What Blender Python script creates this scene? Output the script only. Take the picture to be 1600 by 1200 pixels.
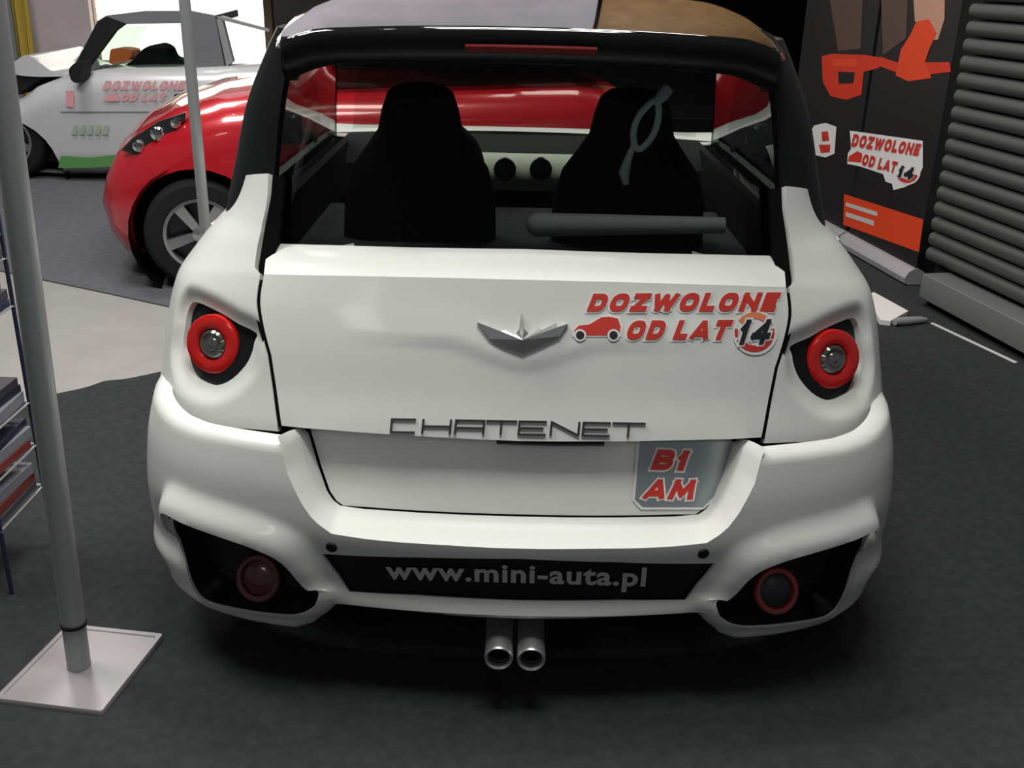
import bpy, bmesh, math, random
import numpy as np
from mathutils import Vector, Matrix
from mathutils.geometry import delaunay_2d_cdt

for o in list(bpy.data.objects):
    bpy.data.objects.remove(o)
scene = bpy.context.scene
COL = scene.collection
rnd = random.Random(7)

# ------------------------------------------------------------------ camera
F = 1600.0
CAM = np.array([-0.024, 0.0, 1.6])
TILT, ROLL = math.radians(22.0), math.radians(1.4)
RM = Matrix.Rotation(math.pi / 2 - TILT, 3, 'X') @ Matrix.Rotation(ROLL, 3, 'Z')
RN = np.array(RM)
cd = bpy.data.cameras.new('camera')
cd.sensor_width = 36.0
cd.lens = 36.0 * F / 1600.0
cd.clip_start = 0.05
cam = bpy.data.objects.new('camera', cd)
cam.matrix_world = Matrix.Translation(Vector(CAM)) @ RM.to_4x4()
COL.objects.link(cam)
scene.camera = cam

# ------------------------------------------------------------------ world, light, exposure
wd = bpy.data.worlds.new('hall_air')
scene.world = wd
wd.use_nodes = True
bgn = wd.node_tree.nodes['Background']
bgn.inputs[0].default_value = (0.80, 0.86, 0.90, 1)
bgn.inputs[1].default_value = 0.17
scene.view_settings.view_transform = 'Standard'
scene.view_settings.look = 'None'
scene.view_settings.exposure = -0.28
scene.view_settings.gamma = 1.0
scene.view_settings.use_curve_mapping = False

LAMPS = [  # x, y, z, sx, sy, watts : ceiling panels of the hall
    (0.0, 1.5, 4.6, 1.6, 1.0, 115),
    (0.0, 3.6, 4.6, 1.6, 1.0, 110),
    (-2.4, 2.7, 4.6, 1.2, 1.2, 150),
    (3.6, -4.0, 4.6, 1.2, 1.2, 16),
    (-3.6, -4.0, 4.6, 1.2, 1.2, 35),
    (-3.2, 6.6, 4.6, 1.4, 1.4, 140),
    (1.0, 6.8, 4.6, 1.2, 1.2, 50),
]
for (x, y, z, sx, sy, w) in LAMPS:
    ld = bpy.data.lights.new('ceiling_panel_light', 'AREA')
    ld.shape = 'RECTANGLE'
    ld.size, ld.size_y, ld.energy = sx, sy, w
    ld.color = (1.0, 0.985, 0.94)
    lo = bpy.data.objects.new('ceiling_panel_light', ld)
    lo.location = (x, y, z)
    COL.objects.link(lo)
SPOTS = [(-1.2, 1.6, 4.3), (0.3, -0.6, 4.2), (1.5, 0.8, 4.3), (-0.25, 1.9, 4.2), (-2.2, 4.0, 4.3), (-2.9, 3.2, 4.2)]
for (x, y, z) in SPOTS:
    ld = bpy.data.lights.new('spot_bulb', 'POINT')
    ld.energy, ld.shadow_soft_size = 9, 0.05
    ld.color = (1.0, 0.96, 0.9)
    lo = bpy.data.objects.new('spot_bulb', ld)
    lo.location = (x, y, z)
    COL.objects.link(lo)


# ------------------------------------------------------------------ projection helpers
def ray(px, py):
    d = np.array([(px - 800) / F, (600 - py) / F, -1.0])
    return RN @ d


def at_y(px, py, Y):
    d = ray(px, py)
    return Vector(CAM + d * (Y / d[1]))


def at_z(px, py, z=0.0):
    d = ray(px, py)
    return Vector(CAM + d * ((z - CAM[2]) / d[2]))


def at_plane(px, py, p0, n):
    d = ray(px, py)
    n = np.array(n)
    return Vector(CAM + d * (np.dot(np.array(p0) - CAM, n) / np.dot(d, n)))


def project(P):
    q = (P - CAM) @ RN
    return np.stack([800 - F * q[:, 0] / q[:, 2], 600 + F * q[:, 1] / q[:, 2]], 1)


# ------------------------------------------------------------------ materials
MATS = {}


def mat(name, col, rough=0.5, metal=0.0, coat=0.0, noise=0.0, nscale=60, bump=0.0, emit=0.0, ior=1.5, spec=0.5, ecol=None):
    m = bpy.data.materials.new(name)
    m.use_nodes = True
    nt = m.node_tree
    b = nt.nodes['Principled BSDF']
    b.inputs['Base Color'].default_value = (*col, 1)
    b.inputs['Roughness'].default_value = rough
    b.inputs['Metallic'].default_value = metal
    b.inputs['Coat Weight'].default_value = coat
    b.inputs['Coat Roughness'].default_value = 0.04
    b.inputs['IOR'].default_value = ior
    b.inputs['Specular IOR Level'].default_value = spec
    if emit:
        b.inputs['Emission Color'].default_value = (*(ecol or col), 1)
        b.inputs['Emission Strength'].default_value = emit
    if noise or bump:
        tc = nt.nodes.new('ShaderNodeTexCoord')
        nz = nt.nodes.new('ShaderNodeTexNoise')
        nz.inputs['Scale'].default_value = nscale
        nz.inputs['Detail'].default_value = 4
        nt.links.new(tc.outputs['Object'], nz.inputs['Vector'])
        if noise:
            mr = nt.nodes.new('ShaderNodeMapRange')
            mr.inputs[1].default_value, mr.inputs[2].default_value = 0.3, 0.7
            mr.inputs[3].default_value, mr.inputs[4].default_value = 1 - noise, 1 + noise
            nt.links.new(nz.outputs[0], mr.inputs[0])
            mx = nt.nodes.new('ShaderNodeVectorMath')
            mx.operation = 'SCALE'
            mx.inputs[0].default_value = col
            nt.links.new(mr.outputs[0], mx.inputs['Scale'])
            nt.links.new(mx.outputs[0], b.inputs['Base Color'])
        if bump:
            bp = nt.nodes.new('ShaderNodeBump')
            bp.inputs['Strength'].default_value = bump
            bp.inputs['Distance'].default_value = 0.005
            nt.links.new(nz.outputs[0], bp.inputs['Height'])
            nt.links.new(bp.outputs[0], b.inputs['Normal'])
    MATS[name] = m
    return m


def glass(name, tint, refl=0.6, rough=0.0):
    m = bpy.data.materials.new(name)
    m.use_nodes = True
    nt = m.node_tree
    nt.nodes.remove(nt.nodes['Principled BSDF'])
    out = nt.nodes['Material Output']
    t = nt.nodes.new('ShaderNodeBsdfTransparent')
    t.inputs[0].default_value = (*tint, 1)
    g = nt.nodes.new('ShaderNodeBsdfGlossy')
    g.inputs['Roughness'].default_value = rough
    g.inputs['Color'].default_value = (refl, refl, refl, 1)
    lw_ = nt.nodes.new('ShaderNodeLayerWeight')
    lw_.inputs[0].default_value = 0.5
    p5 = nt.nodes.new('ShaderNodeMath')
    p5.operation = 'POWER'
    p5.inputs[1].default_value = 5.0
    nt.links.new(lw_.outputs['Facing'], p5.inputs[0])
    fr = nt.nodes.new('ShaderNodeMath')
    fr.operation = 'MULTIPLY_ADD'
    fr.inputs[1].default_value, fr.inputs[2].default_value = 0.95, 0.05
    nt.links.new(p5.outputs[0], fr.inputs[0])
    mx = nt.nodes.new('ShaderNodeMixShader')
    nt.links.new(fr.outputs[0], mx.inputs[0])
    nt.links.new(t.outputs[0], mx.inputs[1])
    nt.links.new(g.outputs[0], mx.inputs[2])
    nt.links.new(mx.outputs[0], out.inputs[0])
    MATS[name] = m
    return m


mat('paint', (0.715, 0.725, 0.695), 0.38, 0.0, 0.45)
MATS['paint'].node_tree.nodes['Principled BSDF'].inputs['Coat Roughness'].default_value = 0.10
mat('black_gloss', (0.006, 0.008, 0.008), 0.18, 0, 0.7)
mat('black_roof', (0.004, 0.005, 0.005), 0.05, 0, 1.0, ior=1.7)
mat('black_matt', (0.008, 0.009, 0.009), 0.6, spec=0.25)
mat('pillar_black', (0.006, 0.007, 0.007), 0.28, 0, 0.0, spec=0.35)
mat('spoiler_black', (0.005, 0.006, 0.006), 0.4, 0, 0.0, spec=0.3)
mat('black_pod', (0.005, 0.006, 0.007), 0.45, spec=0.3)
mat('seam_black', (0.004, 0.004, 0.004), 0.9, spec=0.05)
mat('trim_dark', (0.012, 0.014, 0.014), 0.7, spec=0.2)
mat('seat_dark', (0.018, 0.019, 0.020), 0.85, spec=0.2, noise=0.2)
mat('boot_grey', (0.13, 0.15, 0.155), 0.85, spec=0.1, noise=0.2)
mat('cover_grey', (0.20, 0.21, 0.24), 0.7)
mat('dash_cream', (0.62, 0.66, 0.54), 0.55)
mat('lanyard_blue', (0.72, 0.82, 0.92), 0.6)
mat('red_lens', (0.62, 0.008, 0.006), 0.22, 0, 0.8)
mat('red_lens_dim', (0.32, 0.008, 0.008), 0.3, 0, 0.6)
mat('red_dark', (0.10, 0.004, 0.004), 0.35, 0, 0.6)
mat('brake_red', (0.20, 0.006, 0.006), 0.35, 0, 0.4)
mat('lens_clear', (0.20, 0.20, 0.19), 0.12, 0.7, 0.6)
mat('chrome', (0.75, 0.75, 0.74), 0.10, 1.0)
mat('emblem', (0.55, 0.56, 0.56), 0.22, 0.75)
mat('badge_dark', (0.10, 0.10, 0.10), 0.3, 0.8)
mat('steel_dull', (0.62, 0.63, 0.62), 0.36, 0.8)
mat('pipe_inside', (0.01, 0.01, 0.01), 0.8)
mat('sticker_red', (0.56, 0.035, 0.025), 0.45)
mat('sticker_white', (0.78, 0.76, 0.75), 0.45)
mat('sticker_black', (0.015, 0.018, 0.025), 0.4)
mat('faded_red', (0.72, 0.34, 0.37), 0.5)
mat('sticker_silver', (0.33, 0.37, 0.39), 0.28, 0.6)
mat('sticker_orange', (0.75, 0.22, 0.10), 0.45)
mat('letter_grey', (0.55, 0.54, 0.52), 0.45)
mat('tyre', (0.012, 0.012, 0.013), 0.8, spec=0.2)
mat('rim', (0.45, 0.46, 0.47), 0.25, 0.9)
mat('rim_dark', (0.05, 0.05, 0.055), 0.35, 0.7)
mat('silver_paint', (0.60, 0.60, 0.62), 0.3, 0.15, 0.8)
mat('roof_grey', (0.20, 0.21, 0.23), 0.35, 0.2, 0.5)
mat('red_paint', (0.50, 0.010, 0.020), 0.25, 0.1, 1.0)
mat('green_print', (0.10, 0.28, 0.08), 0.5)
mat('green_pale', (0.33, 0.42, 0.33), 0.5)
mat('orange_seat', (0.90, 0.20, 0.05), 0.6)
mat('alu', (0.36, 0.38, 0.38), 0.42, 0.35)
mat('alu_light', (0.62, 0.62, 0.64), 0.35, 0.6)
mat('plate_white', (0.29, 0.265, 0.275), 0.3, 0.0, 0.15)
mat('carpet', (0.032, 0.036, 0.037), 0.95, spec=0.1, noise=0.16, nscale=35, bump=0.6)
mat('carpet_blue', (0.105, 0.108, 0.12), 0.95, spec=0.1, noise=0.12, nscale=35, bump=0.4)
mat('laminate', (0.32, 0.305, 0.295), 0.4, noise=0.06, nscale=5)
mat('shutter', (0.10, 0.104, 0.10), 0.45, 0.4)
mat('shutter_gap', (0.006, 0.006, 0.006), 0.9)
mat('frame_grey', (0.17, 0.175, 0.165), 0.5, 0.2)
mat('banner_black', (0.010, 0.009, 0.009), 0.5)
mat('banner_red', (0.62, 0.035, 0.012), 0.5)
mat('banner_orange', (0.72, 0.055, 0.012), 0.5)
mat('banner_brown', (0.09, 0.05, 0.04), 0.5)
mat('banner_skin', (0.50, 0.27, 0.19), 0.5)
mat('wall_dark', (0.020, 0.020, 0.019), 0.8)
mat('wall_white', (0.62, 0.58, 0.66), 0.7, noise=0.1, nscale=2)
mat('wood', (0.42, 0.24, 0.10), 0.5, noise=0.2, nscale=4)
mat('wall_pink', (0.60, 0.52, 0.54), 0.8, noise=0.08, nscale=3)
mat('lightbox', (1.0, 0.95, 0.84), 0.5, emit=2.6)
mat('post_brown', (0.30, 0.21, 0.14), 0.6)
mat('yellow_cloth', (0.50, 0.36, 0.06), 0.8)
mat('brown_cloth', (0.30, 0.12, 0.08), 0.8)
mat('grey_cloth', (0.20, 0.21, 0.23), 0.8)
mat('blue_print', (0.05, 0.12, 0.28), 0.6)
mat('navy', (0.020, 0.025, 0.060), 0.5)
mat('paper_dark', (0.05, 0.045, 0.06), 0.4)
mat('paper_red', (0.22, 0.04, 0.035), 0.4)
mat('paper_white', (0.24, 0.25, 0.29), 0.5)
glass('glass_rear', (0.62, 0.66, 0.63), 0.8)
glass('glass_side', (0.16, 0.18, 0.17), 0.8)
glass('glass_front', (0.80, 0.84, 0.80), 0.6)
glass('glass_pale', (0.75, 0.82, 0.78), 0.5)
glass('lamp_cover', (0.92, 0.92, 0.92), 0.7)


# ------------------------------------------------------------------ object helpers
def empty(name, loc=(0, 0, 0), label=None, cat=None, group=None, rz=0):
    o = bpy.data.objects.new(name, None)
    o.empty_display_size = 0.1
    o.location = loc
    o.rotation_euler = (0, 0, rz)
    COL.objects.link(o)
    if label:
        tag(o, label, cat, group)
    return o


def tag(o, label, cat=None, group=None):
    o['label'] = label
    if cat:
        o['category'] = cat
    if group:
        o['group'] = group
    return o


PARENT_INV = {}


def link(name, me, mats, parent=None, label=None, smooth=35, world=True):
    o = bpy.data.objects.new(name, me)
    if not isinstance(mats, (list, tuple)):
        mats = [mats]
    for m in mats:
        me.materials.append(MATS[m])
    if smooth:
        me.polygons.foreach_set('use_smooth', [True] * len(me.polygons))
        me.set_sharp_from_angle(angle=math.radians(smooth))
    COL.objects.link(o)
    if parent is not None:
        o.parent = parent
        if world:     # the mesh is given in world space
            mw = Matrix.LocRotScale(parent.location, parent.rotation_euler, None)
            pp = parent.parent
            while pp is not None:
                mw = Matrix.LocRotScale(pp.location, pp.rotation_euler, None) @ mw
                pp = pp.parent
            me.transform(mw.inverted())
    if label:
        o['label'] = label
    return o


def from_bm(name, bm, mats, parent=None, label=None, smooth=35, world=True):
    bmesh.ops.recalc_face_normals(bm, faces=bm.faces[:])
    me = bpy.data.meshes.new(name)
    bm.to_mesh(me)
    bm.free()
    return link(name, me, mats, parent, label, smooth, world)


def pyd(name, verts, faces, mats, parent=None, label=None, smooth=35, mi=None, world=True, recalc=True):
    bm = bmesh.new()
    vs = [bm.verts.new(Vector(v)) for v in verts]
    for k, f in enumerate(faces):
        try:
            fc = bm.faces.new([vs[i] for i in f])
            if mi is not None:
                fc.material_index = mi[k]
        except ValueError:
            pass
    if recalc:
        bmesh.ops.recalc_face_normals(bm, faces=bm.faces[:])
    me = bpy.data.meshes.new(name)
    bm.to_mesh(me)
    bm.free()
    return link(name, me, mats, parent, label, smooth, world)


def resample(pts, n):
    P = np.array([tuple(p) for p in pts], float)
    s = np.concatenate([[0], np.cumsum(np.linalg.norm(np.diff(P, axis=0), axis=1))])
    q = np.linspace(0, s[-1], n)
    return np.stack([np.interp(q, s, P[:, k]) for k in range(P.shape[1])], 1)


def smooth_curve(pts, n, closed=False):
    """Catmull-Rom through pts"""
    P = np.array([tuple(p) for p in pts], float)
    m = len(P)
    out = []
    segs = m if closed else m - 1
    per = max(2, n // segs)
    for i in range(segs):
        if closed:
            a, b, c, d = P[(i - 1) % m], P[i], P[(i + 1) % m], P[(i + 2) % m]
        else:
            a, b, c, d = P[max(i - 1, 0)], P[i], P[i + 1], P[min(i + 2, m - 1)]
        for k in range(per):
            t = k / per
            out.append(0.5 * ((2 * b) + (c - a) * t + (2 * a - 5 * b + 4 * c - d) * t * t + (3 * b - a - 3 * c + d) * t ** 3))
    if not closed:
        out.append(P[-1])
    return np.array(out)


def loft(name, curves, mats, parent=None, label=None, smooth=35, closed=False, thick=0.0, mi=None):
    n = len(curves[0])
    verts = [v for c in curves for v in c]
    faces = []
    for r in range(len(curves) - 1):
        for i in range(n - (0 if closed else 1)):
            j = (i + 1) % n
            faces.append((r * n + i, r * n + j, (r + 1) * n + j, (r + 1) * n + i))
    o = pyd(name, verts, faces, mats, parent, label, smooth, mi)
    if thick:
        md = o.modifiers.new('thickness', 'SOLIDIFY')
        md.thickness = thick
        md.offset = -1
    return o


def box_bm(bm, c, s, rz=0, rx=0, ry=0, bevel=0.0):
    r = bmesh.ops.create_cube(bm, size=1.0)
    vs = r['verts']
    M = Matrix.Translation(Vector(c)) @ Matrix.Rotation(rz, 4, 'Z') @ Matrix.Rotation(ry, 4, 'Y') @ Matrix.Rotation(rx, 4, 'X') @ Matrix.Diagonal((*s, 1))
    bmesh.ops.transform(bm, matrix=M, verts=vs)
    if bevel:
        es = list({e for v in vs for e in v.link_edges})
        bmesh.ops.bevel(bm, geom=es, offset=bevel, segments=3, affect='EDGES', profile=0.5)


def tube_bm(bm, pts, r, seg=12, cap=True):
    pts = [Vector(p) for p in pts]
    rs = r if isinstance(r, (list, tuple)) else [r] * len(pts)
    rings = []
    up0 = None
    for i, p in enumerate(pts):
        d = (pts[min(i + 1, len(pts) - 1)] - pts[max(i - 1, 0)]).normalized()
        up = up0 if up0 is not None else (Vector((0, 0, 1)) if abs(d.z) < 0.9 else Vector((1, 0, 0)))
        a = d.cross(up).normalized()
        b = a.cross(d).normalized()
        up0 = b
        rings.append([bm.verts.new(p + (a * math.cos(2 * math.pi * k / seg) + b * math.sin(2 * math.pi * k / seg)) * rs[i]) for k in range(seg)])
    for i in range(len(rings) - 1):
        for k in range(seg):
            bm.faces.new((rings[i][k], rings[i][(k + 1) % seg], rings[i + 1][(k + 1) % seg], rings[i + 1][k]))
    if cap:
        bm.faces.new(rings[0][::-1])
        bm.faces.new(rings[-1])


def lathe_bm(bm, prof, c, axis, seg=40, close=False):
    """prof = list of (radius, along axis)"""
    ax = Vector(axis).normalized()
    u = ax.cross(Vector((0, 0, 1)) if abs(ax.z) < 0.9 else Vector((1, 0, 0))).normalized()
    v = ax.cross(u)
    c = Vector(c)
    rings = []
    for (r, h) in prof:
        if r < 1e-6:
            rings.append([bm.verts.new(c + ax * h)])
        else:
            rings.append([bm.verts.new(c + ax * h + (u * math.cos(2 * math.pi * k / seg) + v * math.sin(2 * math.pi * k / seg)) * r) for k in range(seg)])
    n = len(rings)
    for i in range(n if close else n - 1):
        A, B = rings[i], rings[(i + 1) % n]
        for k in range(seg):
            k2 = (k + 1) % seg
            if len(A) == 1 and len(B) == 1:
                continue
            if len(A) == 1:
                bm.faces.new((A[0], B[k2], B[k]))
            elif len(B) == 1:
                bm.faces.new((A[k], A[k2], B[0]))
            else:
                bm.faces.new((A[k], A[k2], B[k2], B[k]))


# ------------------------------------------------------------------ curved body surfaces
def pchip(xs, ys):
    xs, ys = np.array(xs, float), np.array(ys, float)
    h = np.diff(xs)
    d = np.diff(ys) / h
    m = np.zeros_like(xs)
    m[0], m[-1] = d[0], d[-1]
    for i in range(1, len(xs) - 1):
        m[i] = 0 if d[i - 1] * d[i] <= 0 else 2 * d[i - 1] * d[i] / (d[i - 1] + d[i])

    def f(x):
        x = np.asarray(x, float)
        i = np.clip(np.searchsorted(xs, x) - 1, 0, len(xs) - 2)
        t = (x - xs[i]) / h[i]
        tc = np.clip(t, 0, 1)
        v = ((1 + 2 * tc) * (1 - tc) ** 2 * ys[i] + tc * (1 - tc) ** 2 * h[i] * m[i] + tc * tc * (3 - 2 * tc) * ys[i + 1] + tc * tc * (tc - 1) * h[i] * m[i + 1])
        v = v + np.where(t < 0, t * h[i] * m[0], 0) + np.where(t > 1, (t - 1) * h[i] * m[-1], 0)
        return v
    return f


class Surf:
    """plan outline = superellipse corner; (t, z) -> point.  |t| > pi/2 runs forward along the side."""
    def __init__(s, Yc, W, A, n, c, zr, sgn=1):
        s.Yc, s.W, s.A, s.n, s.c, s.zr, s.sgn = Yc, W, A, n, c, zr, sgn
        s.grid = None

    def P(s, t, z, off=0.0):
        p = s.raw(t, z)
        if np.any(off):
            p = p + s.N(t, z) * np.reshape(off, (-1, 1) if np.ndim(off) else (1, 1))
        return p

    def raw(s, t, z):
        t, z = np.atleast_1d(np.asarray(t, float)), np.atleast_1d(np.asarray(z, float))
        tc = np.clip(t, -math.pi / 2, math.pi / 2)
        sn, cs = np.sin(tc), np.cos(tc)
        r = (np.abs(sn) ** s.n + np.abs(cs) ** s.n) ** (1.0 / s.n)
        x = s.W(z) * sn / r
        Y = s.Yc(z) + s.sgn * (s.A * (1 - cs / r) + s.c * x * x + (np.abs(t) - np.abs(tc)) * 0.8)
        return np.stack([x, Y, z + 0 * x], 1)

    def N(s, t, z):
        e = 1e-3
        t, z = np.atleast_1d(np.asarray(t, float)), np.atleast_1d(np.asarray(z, float))
        a = s.raw(t + e, z) - s.raw(t - e, z)
        b = s.raw(t, z + e) - s.raw(t, z - e)
        n = np.cross(a, b) * s.sgn
        return n / np.maximum(np.linalg.norm(n, axis=1, keepdims=True), 1e-12)

    def inv(s, pts, off=0.0):
        pts = np.array([tuple(p)[:2] for p in pts], float)
        T, Z = np.meshgrid(np.linspace(-1.5, 1.5, 181), np.linspace(s.zr[0], s.zr[1], 141))
        T, Z = T.ravel(), Z.ravel()
        vis = ((CAM - s.raw(T, Z)) * s.N(T, Z)).sum(1) > 0.06
        T, Z = T[vis], Z[vis]
        G = project(s.P(T, Z, off))
        t, z = np.empty(len(pts)), np.empty(len(pts))
        for k, p in enumerate(pts):
            i = np.argmin(((G - p) ** 2).sum(1))
            t[k], z[k] = T[i], Z[i]
        e = 1e-4
        for it in range(8):
            q = project(s.P(t, z, off))
            jt = (project(s.P(t + e, z, off)) - q) / e
            jz = (project(s.P(t, z + e, off)) - q) / e
            r = pts - q
            det = jt[:, 0] * jz[:, 1] - jt[:, 1] * jz[:, 0]
            det = np.where(np.abs(det) < 1e-3, 1e9, det)
            dt = (r[:, 0] * jz[:, 1] - r[:, 1] * jz[:, 0]) / det
            dz = (jt[:, 0] * r[:, 1] - jt[:, 1] * r[:, 0]) / det
            t = np.clip(t + np.clip(dt, -0.02, 0.02), -1.53, 1.53)
            z = z + np.clip(dz, -0.006, 0.006)
        return np.stack([t, z], 1)

    def pts(s, px, off=0.0):
        q = s.inv(px, off)
        return s.P(q[:, 0], q[:, 1], off)


TS = 0.8   # domain scale of t in metres


def in_poly(P, poly):
    x, y = P[:, 0], P[:, 1]
    r = np.zeros(len(P), bool)
    n = len(poly)
    for i in range(n):
        a, b = poly[i], poly[(i + 1) % n]
        c = (a[1] > y) != (b[1] > y)
        den = (b[1] - a[1]) if abs(b[1] - a[1]) > 1e-12 else 1e-12
        r ^= c & (x < (b[0] - a[0]) * (y - a[1]) / den + a[0])
    return r


def dist_poly(P, poly, closed=True):
    d = np.full(len(P), 1e9)
    n = len(poly)
    for i in range(n if closed else n - 1):
        a, b = np.array(poly[i]), np.array(poly[(i + 1) % n])
        ab = b - a
        t = np.clip(((P - a) @ ab) / max(ab @ ab, 1e-12), 0, 1)
        d = np.minimum(d, np.linalg.norm(P - a - t[:, None] * ab, axis=1))
    return d


def dom(tz):
    q = np.array(tz, float).copy()
    q[:, 0] *= TS
    return q


def mirror(tz):
    q = np.array(tz, float).copy()
    q[:, 0] *= -1
    return q


def densify(poly, res, closed=True):
    out = []
    n = len(poly)
    for i in range(n if closed else n - 1):
        a, b = np.array(poly[i]), np.array(poly[(i + 1) % n])
        k = max(1, int(round(np.linalg.norm(b - a) / res)))
        for j in range(k):
            out.append(a + (b - a) * j / k)
    if not closed:
        out.append(np.array(poly[-1]))
    return np.array(out)


def tri_region(outline, holes, lines, res):
    """constrained triangulation of a 2D region; returns points, triangles, boundary edges"""
    O = densify(outline, res)
    H = [densify(h, res) for h in holes]
    L = [densify(l, res, False) for l in lines]
    allp, edges = [], []
    for loop in [O] + H:
        b = len(allp)
        n = len(loop)
        allp += list(loop)
        edges += [(b + i, b + (i + 1) % n) for i in range(n)]
    for l in L:
        b = len(allp)
        allp += list(l)
        edges += [(b + i, b + i + 1) for i in range(len(l) - 1)]
    mn, mx = O.min(0), O.max(0)
    g = []
    r = 0
    y = mn[1] + res * 0.5
    while y < mx[1]:
        x = mn[0] + (res * 0.5 if r % 2 else res)
        while x < mx[0]:
            g.append((x, y))
            x += res
        y += res * 0.87
        r += 1
    if g:
        g = np.array(g)
        k = in_poly(g, O)
        for h in H:
            k &= ~in_poly(g, h)
        g = g[k]
        d = dist_poly(g, O)
        for h in H:
            d = np.minimum(d, dist_poly(g, h))
        for l in L:
            d = np.minimum(d, dist_poly(g, l, False))
        allp += list(g[d > res * 0.45])
    vs, es, fs, *_ = delaunay_2d_cdt([Vector((p[0], p[1])) for p in allp], edges, [], 0, 1e-6)
    P = np.array([(v.x, v.y) for v in vs])
    cen = np.array([P[list(f)].mean(0) for f in fs])
    k = in_poly(cen, O)
    for h in H:
        k &= ~in_poly(cen, h)
    tris = [tuple(f) for f, q in zip(fs, k) if q]
    return P, tris


def panel(name, surf, outline, mats, parent, holes=(), lines=(), disp=None, res=0.02, skirt=0.014, off=0.0, label=None, smooth=32):
    P, tris = tri_region(dom(outline), [dom(h) for h in holes], [dom(l) for l in lines], res)
    used = sorted({i for f in tris for i in f})
    mp = {v: k for k, v in enumerate(used)}
    P = P[used]
    tris = [tuple(mp[i] for i in f) for f in tris]
    t, z = P[:, 0] / TS, P[:, 1]
    d = np.full(len(P), off) + (disp(P) if disp is not None else 0)
    V = surf.raw(t, z)
    N = surf.N(t, z)
    V = V + N * d[:, None]
    verts = [tuple(v) for v in V]
    ec = {}
    for f in tris:
        for a, b in ((f[0], f[1]), (f[1], f[2]), (f[2], f[0])):
            ec.setdefault((min(a, b), max(a, b)), []).append((a, b))
    faces = list(tris)
    if skirt:
        low = {}
        for k, ab in ec.items():
            if len(ab) == 1:
                for i in ab[0]:
                    if i not in low:
                        low[i] = len(verts)
                        verts.append(tuple(V[i] - N[i] * skirt))
                a, b = ab[0]
                faces.append((b, a, low[a], low[b]))
    return pyd(name, verts, faces, mats, parent, label, smooth)


def print_text(txt, bold=0.0, shear=0.0, spacing=1.0):
    cu = bpy.data.curves.new('lettering', 'FONT')
    cu.body = txt
    cu.offset = bold
    cu.shear = shear
    cu.space_character = spacing
    cu.resolution_u = 3
    ob = bpy.data.objects.new('lettering', cu)
    COL.objects.link(ob)
    dg = bpy.context.evaluated_depsgraph_get()
    dg.update()
    me = bpy.data.meshes.new_from_object(ob.evaluated_get(dg))
    V = np.array([v.co[:2] for v in me.vertices])
    Fc = [tuple(p.vertices) for p in me.polygons]
    bpy.data.objects.remove(ob)
    bpy.data.curves.remove(cu)
    bpy.data.meshes.remove(me)
    return V, Fc


def bilerp(uv, quad):
    TL, TR, BR, BL = [np.array(q, float) for q in quad]
    u, v = uv[:, 0:1], uv[:, 1:2]
    return (1 - v) * ((1 - u) * BL + u * BR) + v * ((1 - u) * TL + u * TR)


class Print:
    """flat print collected in photo coordinates and laid on a surface of the scene"""
    def __init__(s):
        s.v, s.f, s.m, s.o = [], [], [], []

    def add(s, V, Fc, m, off):
        b = len(s.v)
        s.v += [tuple(p) for p in V]
        s.o += [off] * len(V)
        s.f += [tuple(b + i for i in f) for f in Fc]
        s.m += [m] * len(Fc)

    def text(s, txt, quad, m, off, bold=0.0, shear=0.0, ref=None, spacing=1.0):
        V, Fc = print_text(txt, bold, shear, spacing)
        R = V if ref is None else ref
        mn, mx = R.min(0), R.max(0)
        s.add(bilerp((V - mn) / (mx - mn), quad), Fc, m, off)
        return V

    def poly(s, pts, m, off, res=9):
        P, T = tri_region(np.array(pts, float), [], [], res)
        s.add(P, T, m, off)

    def disc(s, c, r, m, off, a0=0, a1=360, r0=0.0, n=28):
        A = [math.radians(a0 + (a1 - a0) * k / n) for k in range(n + 1)]
        V, Fc = [], []
        for a in A:
            V.append((c[0] + r0 * math.cos(a), c[1] - r0 * math.sin(a)))
            V.append((c[0] + r * math.cos(a), c[1] - r * math.sin(a)))
        for k in range(n):
            Fc.append((2 * k, 2 * k + 1, 2 * k + 3, 2 * k + 2))
        s.add(V, Fc, m, off)

    def build(s, name, mats, fn, parent, label=None):
        v = fn(np.array(s.v), np.array(s.o))
        return pyd(name, v, s.f, mats, parent, label, smooth=0, mi=s.m, recalc=False)


def on_surf(surf):
    def fn(px, off):
        q = surf.inv(px, 0.0)
        return surf.P(q[:, 0], q[:, 1], off)
    return fn


def on_plane(p0, n):
    n = np.array(n, float) / np.linalg.norm(n)

    def fn(px, off):
        return [at_plane(p[0], p[1], p0, n) + Vector(n) * o for p, o in zip(px, off)]
    return fn


def sstep(x):
    x = np.clip(x, 0, 1)
    return x * x * (3 - 2 * x)


# ================================================================== THE SETTING
def plane_poly(name, pts, z, m, kind='structure', thick=0.004):
    bm = bmesh.new()
    top = [bm.verts.new((p[0], p[1], z)) for p in pts]
    bot = [bm.verts.new((p[0], p[1], z - thick)) for p in pts]
    bm.faces.new(top)
    bm.faces.new(bot[::-1])
    n = len(pts)
    for i in range(n):
        bm.faces.new((top[i], bot[i], bot[(i + 1) % n], top[(i + 1) % n]))
    o = from_bm(name, bm, m, smooth=0)
    o['kind'] = kind
    return o


fl = plane_poly('floor', [(-9, -5), (7, -5), (7, 13), (-9, 13)], 0.0, 'laminate', thick=0.05)
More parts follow.
